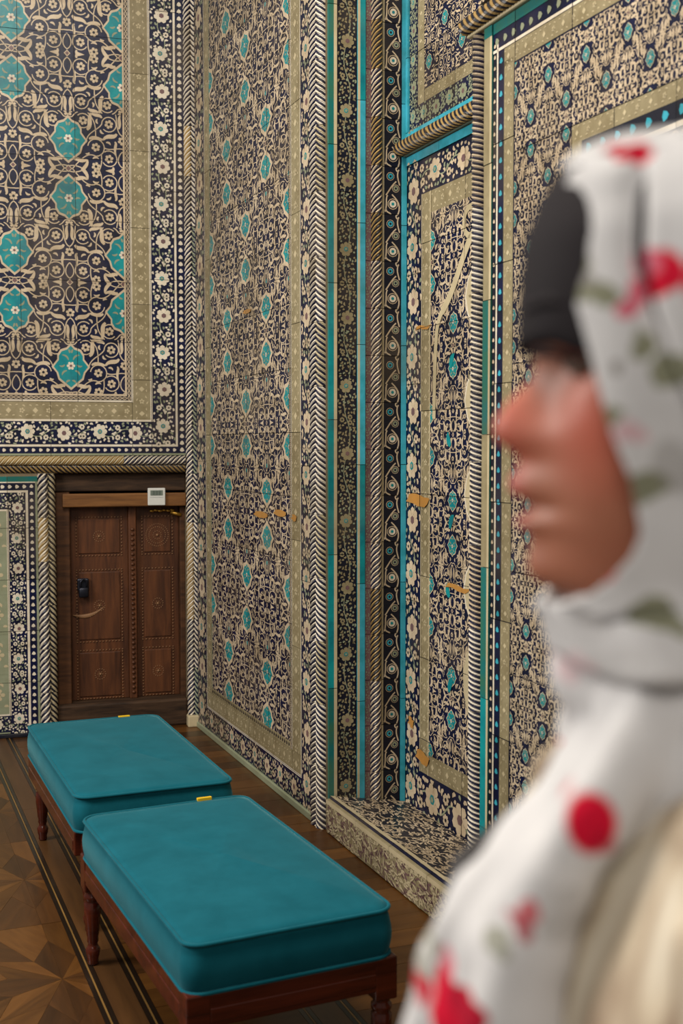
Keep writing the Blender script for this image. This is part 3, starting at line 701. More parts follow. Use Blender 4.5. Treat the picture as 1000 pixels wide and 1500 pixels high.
# ---- the low tiled step that fills the foot of the niche
step = tag(MB().rings([[(U_P + .035, .0, -.0), (U_W + .02, 0, -.0), (U_W + .02, 0, -NICHE - .02), (U_P + .035, 0, -NICHE - .02)],
                       [(U_P + .035, .13, -.0), (U_W + .02, .13, -.0), (U_W + .02, .075, -NICHE - .02), (U_P + .035, .075, -NICHE - .02)]]).build('trim_1', 'grout', None, False, FS), 'low tiled step across the foot of the wall niche', kind='structure')
def maze_unit(L, w, seed, ground, fg, n):
    o = Orn(); o.rect(0, 0, L, w, ground, 0); R = random.Random(seed)
    for k in range(n):
        x, y = R.uniform(.0, 1) * L, R.uniform(0.0, 1) * w; ln = R.uniform(.02, .045); an = R.choice((0, 0, 0.5, -.5, 1.57, 2.6)) + R.uniform(-.2, .2)
        ex, ey = x + math.cos(an) * ln, y + math.sin(an) * ln
        o.leaf((x, y), (ex, ey), R.uniform(-.35, .35), .008, fg, 2, 4)
    return o
of = Orn(); sl = U_W + .02 - U_P - .035
mf = maze_unit(sl, .128, 3, 'gold', 'plum', 420); mf.crop(0, 0, sl, .128); of.put(mf, np.eye(2), (U_P + .035, .0))
m2 = maze_unit(sl, .128, 8, 'gold', 'paleg', 420); m2.done(); kk = m2.l > 0; m2.t, m2.c, m2.l = m2.t[kk], m2.c[kk], m2.l[kk] + 2; m2.crop(0, 0, sl, .122); of.put(m2, np.eye(2), (U_P + .035, 0))
of.rect(U_P + .035, .116, U_W + .02, .134, 'paleg', 6)
tiles(step, of, grid_rects('riser_tile', U_P + .035, .004, U_W + .02, .134, 4, 1, 'gold'))
tl = math.hypot(NICHE + .02, .055)
yv = Vector((0, -.055, -(NICHE + .02))).normalized(); xv = Vector((1, 0, 0)); zv = xv.cross(yv)
tread = bpy.data.objects.new('tread', None); col.objects.link(tread); tread.parent = step; tread.matrix_local = frame((0, .13, 0), xv, yv, zv)
ot = Orn(); mt = maze_unit(sl, tl, 5, 'ink', 'beige', 1150); mt.crop(0, 0, sl, tl); ot.put(mt, np.eye(2), (U_P + .035, 0)); ot.rect(U_P + .035, 0, U_W + .02, .02, 'paleg', 4)
tiles(tread, ot, grid_rects('tread_tile', U_P + .035, .0, U_W + .02, tl, 4, 1, 'navy'))

# ---- near pier
UE = 5.0
DX0, DX1, DZ = 3.86, 4.66, 2.05
nw = MB(); nw.box(U_W + .03, DX0, 0, TOP, -.6, 0).box(DX0, DX1, DZ, TOP, -.6, 0).box(DX1, UE, 0, TOP, -.6, 0)
wall_right_near = tag(nw.build('wall_right_near', 'grout', None, False, FS), kind='structure')
ow = Orn(); zW = 2.665
u0 = 3.176
patchy(ow, u0, u0 + .034, .02, zW, 7, ('green', 'gold', 'teal', 'green'), 1); ow.rect(u0, zW - .03, UE, zW, 'green', 2)
ow.rect(u0 + .034, .02, u0 + .046, zW - .03, 'paleg', 1)
vstrip(ow, unit_dots(.022, .03, 0, 'ink', 'beige'), .03, u0 + .046, u0 + .068, .02, zW - .05); line(ow, u0 + .068, .02, u0 + .076, zW - .05)
vstrip(ow, unit_dots(.032, .045, 0, 'navy', 'aqua'), .045, u0 + .076, u0 + .108, .02, zW - .09); vstrip(ow, unit_gold(.052, .09, 3), .09, u0 + .108, u0 + .16, .02, zW - .12)
hstrip(ow, unit_dots(.04, .045, 0, 'navy', 'sage'), .045, zW - .075, zW - .035, u0 + .046, UE); line(ow, u0 + .046, zW - .083, UE, zW - .075)
hstrip(ow, unit_gold(.05, .09, 4), .09, zW - .135, zW - .085, u0 + .108, UE)
a5, b5 = .085, .085
blk5 = field_block(a5, b5, 71, 'small', 1.12, 120, 'beige', True)
fx = u0 + .165
fill_field(ow, blk5, a5, b5, fx + a5, 1.3, fx, .02, 3.62, zW - .14)
fill_field(ow, blk5, a5, b5, fx + a5, 1.3, 3.62, 2.29, UE, zW - .14)
fill_field(ow, blk5, a5, b5, fx + a5, 1.3, 4.90, .02, UE, 2.29)
def door_border(d0, d1, unit, uL):
    """band between offsets d0<d1 outward from the door's opening"""
    x0, x1, y1 = DX0, DX1, DZ
    strip(ow, unit, uL, (x0 - d0, .02), (x0 - d0, y1 + d0)); strip(ow, unit, uL, (x1 + d0, y1 + d0), (x1 + d0, .02)); strip(ow, unit, uL, (x0 - d1, y1 + d0), (x1 + d1, y1 + d0))
door_border(.195, .24, unit_gold(.045, .1, 8), .1); door_border(.15, .195, unit_dots(.045, .06, 0, 'ink', 'aqua'), .06)
z_ = Orn(); z_.rect(0, 0, .1, .012, 'cream', 1); z_.done(); door_border(.138, .150, z_, .1)
door_border(.10, .138, unit_chain(.038, .07), .07); z2 = Orn(); z2.rect(0, 0, .1, .014, 'cream', 1); z2.done(); door_border(.086, .10, z2, .1)
z3 = Orn(); z3.rect(0, 0, .1, .026, 'teal', 1); z3.done(); door_border(.060, .086, z3, .1)
rects = grid_rects('strip_tile', u0, .02, u0 + .046, zW, 1, 7, 'green', .004) + grid_rects('border_tile', u0 + .046, .02, u0 + .165, zW, 1, 8, 'navy')
rects += grid_rects('tile', u0 + .165, .02, 3.62, 2.29, 1, 8, 'navy') + grid_rects('tile', u0 + .165, 2.29, UE, zW, 6, 1, 'navy')
rects += grid_rects('border_tile', 3.62, .02, 3.80, 2.29, 1, 7, 'navy') + grid_rects('border_tile', 3.80, DZ + .06, 4.72, 2.29, 4, 1, 'navy') + grid_rects('border_tile', 4.72, .02, 4.90, 2.29, 1, 7, 'navy') + grid_rects('tile', 4.90, .02, UE, 2.29, 1, 6, 'navy')
tiles(wall_right_near, ow, rects)
rope_run(wall_right_near, U_W + .028, 0.0, zW + .0, -.0, .026, -1, .25, pairs=3, lead=.045, seed=21, alt=('navy', 'beige'))
rope_run(wall_right_near, DX0 - .030, 0, DZ + .06, .012, .028, 1, .3, pairs=7, seed=23); rope_run(wall_right_near, DX1 + .030, 0, DZ + .06, .012, .028, -1, .3, pairs=7, seed=24); rope_run(wall_right_near, DZ + .030, DX0, DX1, .012, .028, 1, .28, horiz=True, pairs=7, cols=('ink', 'paleg'), seed=25)
MB().box(U_W - .02, UE, zW + .0, zW + .055, -.05, .026, .005).build('cornice', 'paleg', wall_right_near)
rope_run(wall_right_near, zW + .030, U_W - .02, UE, .030, .022, 1, .3, horiz=True, cols=('ink', 'rope_gold'), seed=26)
oq = Orn(); fill_field(oq, blk5, a5, b5, fx + a5, 3.1, U_W + .03, zW + .08, UE, TOP); tiles(wall_right_near, oq, grid_rects('tile', U_W + .03, zW + .08, UE, TOP, 5, 4, 'navy'))
dr = tag(empty('door_2', FS @ Matrix.Translation(((DX0 + DX1) / 2, 0, -.16))), 'plain dark wooden door in the near tiled wall behind the woman', kind='structure')
for s_ in (-1, 1):
    lf = MB().box(min(0, s_ * .4) + .003, max(0, s_ * .4) - .003, .02, DZ, -.04, 0, .004).build('door_leaf', 'door_wood', dr)
    for (y0, y1) in ((.15, .7), (.8, 1.3), (1.4, 1.92)): MB().box(min(s_ * .06, s_ * .34), max(s_ * .06, s_ * .34), y0, y1, -.001, .012, .005).build('panel', 'door_wood', lf)

# ================================================================== FLOOR
FF = frame(K, -DS, NS, UP)                      # x along the right wall to the camera, y distance from that wall, z up
fl = tag(MB().box(-1.0, 7.5, -1.2, 4.5, -.10, -.012).build('floor', 'ebony', None, False, FF), kind='structure')
rngf = random.Random(3)
def fbox(name, mat, x0, x1, y0, y1, z=0.0, g=.0006):
    o = MB().box(x0 + g - (x0 + x1) / 2, x1 - g - (x0 + x1) / 2, y0 + g - (y0 + y1) / 2, y1 - g - (y0 + y1) / 2, -.012, 0).build(name, mat, fl)
    o.location = ((x0 + x1) / 2, (y0 + y1) / 2, z); return o
def cross_planks(y0, y1, x0, x1, w):
    n = int((x1 - x0) / w)
    for i in range(n):
        a = x0 + (x1 - x0) * i / n; b = x0 + (x1 - x0) * (i + 1) / n
        me = MB().box(0.0007, y1 - y0 - .0007, .0006, b - a - .0006, -.012, 0).build('plank', rngf.choice(('oak', 'oak', 'oak', 'walnut')), fl)
        me.location = (b, y0, rngf.uniform(-.0003, .0003)); me.rotation_euler = (0, 0, math.pi / 2)
cross_planks(-.05, .472, -.3, 7.2, .11)
cross_planks(.613, .962, -.3, 7.2, .11)
def inlay_run(yc):
    fbox('inlay_strip', 'ebony', -.3, 7.2, yc - .0165, yc - .0030); fbox('inlay_strip', 'inlay', -.3, 7.2, yc - .0030, yc + .0030); fbox('inlay_strip', 'ebony', -.3, 7.2, yc + .0030, yc + .0165)
for yc in (.4885 + .0, .5965, .9785, 1.0865): inlay_run(yc)
for (y0, y1) in ((.505, .580), (.995, 1.070)):
    for i in range(5): fbox('border_plank', 'border_wood', -.3 + 1.5 * i, 1.2 + 1.5 * i, y0, y1)
# star parquet beyond the inlaid border
def clip_poly(p, lim):
    out = []
    for k in range(len(p)):
        a, b = p[k - 1], p[k]
        if (a[1] < lim) != (b[1] < lim):
            t = (lim - a[1]) / (b[1] - a[1]); out.append((a[0] + (b[0] - a[0]) * t, lim))
        if b[1] >= lim: out.append(b)
    return out
def piece(poly, mat):
    poly = clip_poly(poly, 1.103)
    if len(poly) < 3: return
    cx = sum(p[0] for p in poly) / len(poly); cy = sum(p[1] for p in poly) / len(poly)
    ar = sum(poly[i - 1][0] * poly[i][1] - poly[i][0] * poly[i - 1][1] for i in range(len(poly)))
    if abs(ar) < 2e-4: return
    if ar < 0: poly = poly[::-1]
    # direction of the longest edge carries the grain
    e = max(((poly[i][0] - poly[i - 1][0], poly[i][1] - poly[i - 1][1]) for i in range(len(poly))), key=lambda d: d[0] ** 2 + d[1] ** 2); an = math.atan2(e[1], e[0])
    c, s = math.cos(-an), math.sin(-an); k = .994
    loc = [((x - cx) * c - (y - cy) * s, (x - cx) * s + (y - cy) * c) for x, y in poly]; loc = [(x * k, y * k) for x, y in loc]
    n = len(loc); v = [(x, y, -.012) for x, y in loc] + [(x, y, 0) for x, y in loc]
    f = [list(range(n, 2 * n))] + [[i, (i + 1) % n, n + (i + 1) % n, n + i] for i in range(n)]
    o = link('parquet_piece', mesh_from('parquet_piece', v, f, mat), fl); o.location = (cx, cy, rngf.uniform(-.0003, .0003)); o.rotation_euler = (0, 0, an)
PC = .415
for ix in range(0, 6):
    for iy in range(0, 2):
        cx, cy = 2.852 - .83 * 3 + .83 * ix, 1.165 + .83 * iy
        pt = lambda r, a: (cx + r * math.cos(math.radians(a)), cy + r * math.sin(math.radians(a)))
        sqr = lambda a: PC / max(abs(math.cos(math.radians(a))), abs(math.sin(math.radians(a))))
        for k in range(8):
            a = 45 * k; T0, T1, V = pt(.28, a), pt(.28, a + 45), pt(.155, a + 22.5); C_ = (cx, cy)
            E0, E1, M_ = pt(sqr(a), a), pt(sqr(a + 45), a + 45), pt(sqr(a + 22.5), a + 22.5)
            piece([C_, T0, V], 'oak' if k % 2 else 'walnut'); piece([C_, V, T1], 'walnut' if k % 2 else 'oak')
            piece([T0, E0, M_, V], 'oak' if k % 3 else 'walnut'); piece([V, M_, E1, T1], 'walnut' if k % 3 == 1 else 'oak')
for i in range(8): fbox('plank', 'oak' if i % 3 else 'walnut', -.3, 5.26, 1.165 + 1.245 + .1 * i, 1.165 + 1.245 + .1 * (i + 1))

# ================================================================== BENCHES
def rrect(hx, hy, r, n=6):
    p = []
    for cx, cy, a0 in ((hx - r, hy - r, 0), (-hx + r, hy - r, 90), (-hx + r, -hy + r, 180), (hx - r, -hy + r, 270)):
        for k in range(n + 1):
            a = math.radians(a0 + 90 * k / n); p.append((cx + r * math.cos(a), cy + r * math.sin(a)))
    return p
def turned_leg(h):
    prof = [(.0, .013), (.006, .016), (.018, .0155), (.03, .019), (.045, .0215), (.055, .016), (.062, .013), (.070, .0165), (.082, .016), (.092, .0185), (.15, .0245), (.185, .0245), (.19, .018), (.196, .0245), (.206, .0245), (.211, .019), (.22, .021), (h, .022)]
    m = MB(); n = 20; rr = []
    for z, r in prof:
        fl_ = .0022 if .088 < z < .187 else 0
        rr.append([((r - fl_ * (k % 2)) * math.cos(6.2832 * k / n), (r - fl_ * (k % 2)) * math.sin(6.2832 * k / n), z) for k in range(n)])
    return m.rings(rr)
def bench(name, loc, ang, label, L=1.0, W=.49, seed=1, inset=.024):
    root = tag(empty(name, Matrix.Translation(loc) @ Matrix.Rotation(math.radians(ang), 4, 'Z')), label, 'bench', 'velvet benches in a row')
    hx, hy = W / 2, L / 2; R = random.Random(seed)
    # cushion: boxed, softly crowned, sides swelling between the two piped seams
    rr = []; z0, z1 = .318, .428
    base = rrect(hx, hy, .045, 6)
    def ring(k, z, bul=0.0, crown=0.0):
        out = []
        for i, (x, y) in enumerate(base):
            wv = .0025 * math.sin(9 * y + seed) + .002 * math.sin(17 * x + 3 * seed)
            out.append((x * k + (bul * x / hx), y * k + bul * y / hy, z + wv + crown))
        return out
    rr.append(ring(.97, z0)); rr.append(ring(.992, z0 + .004)); 
    for t in np.linspace(.08, .92, 7): rr.append(ring(.995, z0 + (z1 - z0) * t, 0.006 * math.sin(math.pi * t) + .0015 * math.sin(40 * t)))
    rr.append(ring(.996, z1 - .002)); rr.append(ring(.985, z1 + .006))
    for k in (.93, .8, .6, .4, .2, .05): rr.append(ring(k, z1 + .006 + .010 * (1 - k ** 4)))
    cu = MB().rings(rr); c = cu.build('cushion', 'velvet', root, True)
    for z, k in ((z1 + .003, 1.001), (z0 + .006, 1.003)):
        MB().tube([Vector(p) for p in ring(k, z)], .0048, 6, True).build('piping', 'velvet', c, True)
    ra = z0 + .004; rb = .245
    for s in (-1, 1):
        MB().box(s * (hx - .012) - .014, s * (hx - .012) + .014, -hy + .03, hy - .03, rb, ra, .004).box(s * (hx - .002) - .006, s * (hx - .002) + .006, -hy + .05, hy - .05, rb + .012, rb + .045, .003).build('side_rail', 'mahogany', root)
        MB().box(-hx + .03, hx - .03, s * (hy - .012) - .014, s * (hy - .012) + .014, rb, ra, .004).box(-hx + .05, hx - .05, s * (hy - .002) - .006, s * (hy - .002) + .006, rb + .012, rb + .045, .003).build('end_rail', 'mahogany', root)
    for sx in (-1, 1):
        for sy in (-1, 1):
            px, py = sx * (hx - inset), sy * (hy - inset)
            lg_ = MB().box(px - .028, px + .028, py - .028, py + .028, rb - .022, ra + .002, .004).build('corner_post', 'mahogany', root)
            t = turned_leg(rb - .02); t.v = [(x + px, y + py, z) for x, y, z in t.v]; t.build('leg', 'mahogany', root, True)
    MB().box(-hx + .02, hx - .02, -hy + .02, hy - .02, ra - .012, ra).build('seat_board', 'frame_wood', root)
    MB().box(.1, .145, hy - .004, hy + .007, z1 + .002, z1 + .012, .001).build('tag', 'yellow_tag', c)
    return root
# corners of the cushion tops as measured on the floor plan
bench('bench', (-.3135, 3.049, 0), 25.0, 'nearer of two turquoise velvet benches, beside the tiled step, on red-brown wooden legs', 1.0, .50, 1)
bench('bench', (-.770, 4.130, 0), 22.8, 'farther of two turquoise velvet benches, standing before the brown wooden door', 1.02, .50, 4, .046)


# ================================================================== THE WOMAN IN THE FOREGROUND
PX, PY, EYE = 0.184, 0.58, 1.547
yaw = math.radians(6)
person = tag(empty('person', Matrix.Translation((PX, PY, 0)) @ Matrix.Rotation(math.pi - yaw, 4, 'Z')), 'person in profile wearing a white headscarf with red flowers and a cream coat', 'person')
# local axes: x forward (to the left of the picture), y to her left (towards the camera), z up
def skin_material():
    m, nt, b = new_mat('skin'); tc = N(nt, 'ShaderNodeTexCoord'); sp = N(nt, 'ShaderNodeSeparateXYZ'); nt.links.new(tc.outputs['Object'], sp.inputs[0])
    n1 = N(nt, 'ShaderNodeTexNoise', Scale=60.0, Detail=3.0); nt.links.new(tc.outputs['Object'], n1.inputs['Vector'])
    base = mix(nt, n1.outputs[0], srgb(160, 98, 74), srgb(180, 116, 90))
    def spot(p, r0, r1, c, amt):
        nonlocal base
        d = N(nt, 'ShaderNodeVectorMath'); d.operation = 'DISTANCE'; nt.links.new(tc.outputs['Object'], d.inputs[0]); d.inputs[1].default_value = p
        f = ramp(nt, d.outputs['Value'], [(r0, G(amt)), (r1, G(0))]); base = mix(nt, f, base, c)
    spot((.110, 0, EYE - .038), .012, .040, srgb(204, 96, 78), .6)
    for sy in (-1, 1): spot((.062, sy * .045, EYE - .036), .008, .042, srgb(204, 100, 80), .7)
    for z in (-.070, -.085): spot((.104, 0, EYE + z), .008, .020, srgb(184, 84, 76), .8)
    spot((.098, 0, EYE - .0768), .004, .011, srgb(88, 44, 38), .85)  # shade in the gap between the lips, painted into the skin colour
    nt.links.new(base, b.inputs['Base Color']); b.inputs['Roughness'].default_value = 0.5; b.inputs['Specular IOR Level'].default_value = 0.35; b.inputs['Subsurface Weight'].default_value = 0.15
    b.inputs['Subsurface Radius'].default_value = (.012, .005, .003); b.inputs['Subsurface Scale'].default_value = 1.0
skin_material()
simple('hair', srgb(38, 33, 36), 0.75, 0, 0.12); simple('eye_white', srgb(150, 134, 124), 0.6, 0, 0.15); simple('iris', srgb(44, 28, 18), 0.2); simple('trousers', srgb(50, 52, 60), 0.8); simple('shoe', srgb(60, 46, 36), 0.5); simple('strap', srgb(34, 26, 24), 0.6)
def coat_material():
    m, nt, b = new_mat('coat'); tc = N(nt, 'ShaderNodeTexCoord')
    w = N(nt, 'ShaderNodeTexNoise', Scale=11.0, Detail=2.0, Distortion=1.2); mp = N(nt, 'ShaderNodeMapping'); mp.inputs['Scale'].default_value = (1.6, 1.6, .45); mp.inputs['Rotation'].default_value = (0, .5, 0)
    nt.links.new(tc.outputs['Object'], mp.inputs[0]); nt.links.new(mp.outputs[0], w.inputs['Vector'])
    n2 = N(nt, 'ShaderNodeTexNoise', Scale=300.0); nt.links.new(tc.outputs['Object'], n2.inputs['Vector'])
    c = ramp(nt, w.outputs[0], [(.38, srgb(216, 204, 182)), (.50, srgb(196, 178, 150)), (.60, srgb(138, 112, 84))])  # tan bands put fold shading as well as pattern into the colour
    nt.links.new(mix(nt, .12, c, mix(nt, n2.outputs[0], G(.3), G(1))), b.inputs['Base Color']); b.inputs['Roughness'].default_value = .85; b.inputs['Specular IOR Level'].default_value = .15
coat_material()
def L2(px, py, d=.58): return (PX - (px - 500) / 1750 * d, 1.5 - (py - 653) / 1750 * d)       # measured profile -> (forward, height) at distance d
def scarf_material():
    """white cotton printed with red flowers and grey-green leaves; grey blots on the tail paint fold shade"""
    m, nt, b = new_mat('scarf'); tc = N(nt, 'ShaderNodeTexCoord'); sp = N(nt, 'ShaderNodeSeparateXYZ')
    nz = N(nt, 'ShaderNodeTexNoise', Scale=38.0, Detail=2.0); nt.links.new(tc.outputs['Object'], nz.inputs['Vector'])
    sb = N(nt, 'ShaderNodeVectorMath'); sb.operation = 'SUBTRACT'; sb.inputs[1].default_value = (.5, .5, .5); nt.links.new(nz.outputs['Color'], sb.inputs[0])
    scl = N(nt, 'ShaderNodeVectorMath'); scl.operation = 'SCALE'; scl.inputs['Scale'].default_value = .022; nt.links.new(sb.outputs[0], scl.inputs[0])
    ad = N(nt, 'ShaderNodeVectorMath'); ad.operation = 'ADD'; nt.links.new(tc.outputs['Object'], ad.inputs[0]); nt.links.new(scl.outputs[0], ad.inputs[1])
    fl_ = N(nt, 'ShaderNodeVectorMath'); fl_.operation = 'MULTIPLY'; fl_.inputs[1].default_value = (1, 0, 1); nt.links.new(ad.outputs[0], fl_.inputs[0])
    fl0 = N(nt, 'ShaderNodeVectorMath'); fl0.operation = 'MULTIPLY'; fl0.inputs[1].default_value = (1, 0, 1); nt.links.new(tc.outputs['Object'], fl0.inputs[0])
    base = mix(nt, nz.outputs[0], srgb(202, 200, 201), srgb(218, 216, 216))
    def blot(px, py, r, c, sx=1.0, rot=0.0, amt=1.0, crisp=False):
        nonlocal base
        x, z = L2(px, py, .575 if py < 300 else .505 if py < 880 else .525); mp = N(nt, 'ShaderNodeMapping'); mp.vector_type = 'TEXTURE'
        mp.inputs['Location'].default_value = (x, 0, z); mp.inputs['Rotation'].default_value = (0, rot, 0); mp.inputs['Scale'].default_value = (r * sx, 1, r)
        nt.links.new((fl0 if crisp else fl_).outputs[0], mp.inputs[0])
        ln = N(nt, 'ShaderNodeVectorMath'); ln.operation = 'LENGTH'; nt.links.new(mp.outputs[0], ln.inputs[0])
        base = mix(nt, ramp(nt, ln.outputs['Value'], [(.8, G(amt)), (1.0, G(0))]), base, c)
    red, crimson, pink = srgb(206, 22, 52), srgb(170, 24, 48), srgb(214, 110, 128); leaf, grey = srgb(138, 138, 116), srgb(150, 146, 142)
    for q in SPOTS: blot(*q[:3], {'r': red, 'c': crimson, 'p': pink, 'l': leaf, 'g': grey}[q[3]], *q[4:])
    nt.links.new(base, b.inputs['Base Color']); b.inputs['Roughness'].default_value = .9; b.inputs['Specular IOR Level'].default_value = .1
SPOTS = [(985, 412, .008, 'r', 1.3, .3), (958, 425, .007, 'p', .7, .3), (1008, 395, .010, 'r', .8), (946, 452, .006, 'p', 1.0), (975, 382, .005, 'p', 1.6, .3), (1070, 420, .014, 'r'),
         (885, 392, .006, 'l', 1.4, .3), (905, 425, .006, 'l', 1.5, -.4), (900, 408, .004, 'g'), (968, 505, .008, 'l', .8, .2), (1012, 545, .008, 'l'), (935, 540, .005, 'g', .8),
         (905, 256, .006, 'r', 1.8, 0.0), (918, 620, .005, 'l', 2.0, .8), (960, 720, .008, 'l', 1.8, .3), (950, 640, .006, 'p', 1.0, 0, .4), (1010, 680, .012, 'g', 1, 0, .5),
         (900, 852, .0075, 'r', 1.7, .25, .85), (985, 905, .006, 'l', 2.6, -.1), (930, 980, .008, 'g', 2.0, .2, .25), (870, 1000, .008, 'p', 1.0, 0, .25),
         (882, 1183, .0138, 'r', .86, 0, 1.0, True), (905, 1215, .006, 'c', 1, 0, .6), (785, 1335, .008, 'c', .8, .6, .8), (800, 1310, .006, 'r', 1, 0, .7), (610, 1492, .010, 'r', 1.3), (690, 1490, .014, 'r', .9, .5), (705, 1475, .010, 'c', .8, .5), (682, 1438, .006, 'p', .7, 0, .8),
         (655, 1430, .006, 'l', .7, .2, .7), (750, 1365, .006, 'l', .8, .4, .7), (845, 1330, .009, 'g', 1.0, .6, .35), (850, 1280, .006, 'g', 1, .6, .3), (640, 1460, .005, 'l', 1, 0, .5)]  # grey blots here: shade between the folds put into the colour
scarf_material()

ip = lambda tb, h: float(np.interp(h, [q[0] for q in tb][::-1] if tb[0][0] > tb[-1][0] else [q[0] for q in tb], [q[1] for q in tb][::-1] if tb[0][0] > tb[-1][0] else [q[1] for q in tb]))
FP = [(.095, .004), (.093, .03), (.086, .050), (.074, .066), (.060, .078), (.045, .0855), (.030, .0895), (.0066, .0925), (-.0056, .0895), (-.0116, .0905), (-.0165, .0937), (-.027, .1045), (-.033, .1090), (-.038, .1105), (-.0435, .1095), (-.049, .1030), (-.0535, .0965), (-.058, .0975), (-.063, .1024), (-.070, .1024), (-.0738, .0955), (-.0768, .0865), (-.080, .0955), (-.085, .1005), (-.0905, .0905), (-.097, .0910), (-.106, .0935), (-.113, .0900), (-.1205, .075), (-.125, .052), (-.130, .038), (-.15, .032), (-.19, .030)]
FB_ = [(.095, .004), (.093, .03), (.086, .050), (.074, .066), (.060, .078), (.045, .0855), (.030, .0895), (.0066, .0890), (-.0056, .0835), (-.03, .0815), (-.052, .084), (-.0775, .0855), (-.0905, .0845), (-.1, .083), (-.108, .080), (-.116, .073), (-.1205, .064), (-.125, .046), (-.130, .038), (-.15, .032), (-.19, .030)]
BK = [(.095, .006), (.093, .04), (.086, .066), (.074, .085), (.05, .099), (.02, .103), (-.03, .098), (-.06, .088), (-.09, .078), (-.12, .073), (-.19, .075)]
WD = [(.095, .004), (.093, .028), (.086, .046), (.074, .060), (.05, .071), (.02, .074), (-.03, .070), (-.06, .065), (-.09, .056), (-.11, .049), (-.125, .047), (-.13, .048), (-.19, .052)]
def head_pt(h, a, off=0.0, feat=True):
    f, bk, w = ip(FB_, h), ip(BK, h), ip(WD, h); c, s = math.cos(a), math.sin(a)
    e = .86 if c > 0 else 1.0
    x = (f if c > 0 else bk) * math.copysign(abs(c) ** e, c); y = w * math.copysign(abs(s) ** .92, s)
    n = math.hypot(x, y) + 1e-9; x += off * x / n; y += off * y / n
    if feat and c > 0:
        sg = ip([(.05, .03), (.0066, .030), (-.0165, .0125), (-.03, .0150), (-.042, .0190), (-.052, .0200), (-.06, .020), (-.09, .022), (-.1, .022), (-.12, .028)], h)
        x += (ip(FP, h) - f) * math.exp(-(y / sg) ** 2)
        x -= .009 * math.exp(-((abs(y) - .033) / .014) ** 2 - ((h + .006) / .012) ** 2)
        x += .004 * math.exp(-((abs(y) - .042) / .018) ** 2 - ((h + .036) / .018) ** 2)
    return (x, y, EYE + h)
hs_ = sorted(set(np.linspace(-.19, -.125, 10).tolist() + np.linspace(-.125, .06, 90).tolist() + np.linspace(.06, .095, 16).tolist()))
NA = 96
hb = MB().rings([[head_pt(h, 2 * math.pi * k / NA) for k in range(NA)] for h in hs_])
# trunk, arms and legs as closed, tapering volumes that are fused with the head into one skin
def limbs(mb):
    sec = [(.80, .085, .135, -.01), (.88, .105, .165, -.012), (.95, .100, .165, -.012), (1.04, .085, .130, -.005), (1.14, .092, .140, 0.0), (1.22, .096, .155, -.002), (1.30, .070, .135, -.022), (1.335, .050, .090, -.03), (1.37, .044, .055, -.03), (1.40, .046, .050, -.026)]
    mb.rings([[(cx + d * math.cos(2 * math.pi * k / 40), w * math.sin(2 * math.pi * k / 40), z) for k in range(40)] for z, d, w, cx in sec])
    for s in (-1, 1):
        mb.tube([(-.024, s * .115, 1.300), (-.024, s * .150, 1.280), (-.026, s * .185, 1.18), (-.03, s * .213, 1.06), (-.005, s * .222, .97), (.035, s * .226, .87), (.05, s * .226, .83)], [.036, .044, .042, .037, .036, .028, .025], 18)
        mb.tube([(.046, s * .226, .84), (.058, s * .224, .815), (.072, s * .222, .785), (.08, s * .221, .757)], [.025, .034, .042, .040], 16, sy=.42, up=(1, 0, .4))
        mb.tube([(-.01, s * .080, .87), (-.005, s * .085, .74), (.005, s * .09, .58), (.008, s * .093, .48), (-.012, s * .096, .36), (-.022, s * .099, .20), (-.018, s * .10, .09), (-.018, s * .10, .02)], [.092, .085, .066, .056, .058, .045, .038, .040], 20)
        mb.tube([(-.055, s * .10, .036), (.0, s * .102, .045), (.06, s * .108, .038), (.125, s * .116, .030), (.16, s * .12, .024)], [.034, .042, .046, .044, .024], 16, sy=.78)
def fingers(mb):
    for s in (-1, 1):
        for q, (dx, ln) in enumerate(((-.024, .062), (-.008, .074), (.009, .078), (.025, .070))):
            p0 = Vector((.075 + dx, s * .222, .765)); mb.tube([p0, p0 + Vector((.004, 0, -.03)), p0 + Vector((.006, -s * .008, -.03 - ln * .35)), p0 + Vector((.002, -s * .022, -.03 - ln * .6))], [.0095, .009, .0085, .007], 8)
        p0 = Vector((.098, s * .215, .79)); mb.tube([p0, p0 + Vector((.022, -s * .012, -.022)), p0 + Vector((.026, -s * .018, -.05))], [.011, .0105, .008], 8)
def evaluated(o):
    dg_ = bpy.context.evaluated_depsgraph_get(); dg_.update(); return bpy.data.meshes.new_from_object(o.evaluated_get(dg_))
def largest(me):
    """keep the outer skin only, drop stray inner shells"""
    bm = bmesh.new(); bm.from_mesh(me); seen = set(); best = []
    for v in bm.verts:
        if v in seen: continue
        st = [v]; seen.add(v); comp = []
        while st:
            q = st.pop(); comp.append(q)
            for e in q.link_edges:
                w = e.other_vert(q)
                if w not in seen: seen.add(w); st.append(w)
        if len(comp) > len(best): best = comp
    keep = set(best); bmesh.ops.delete(bm, geom=[v for v in bm.verts if v not in keep], context='VERTS'); bm.to_mesh(me); bm.free(); return me
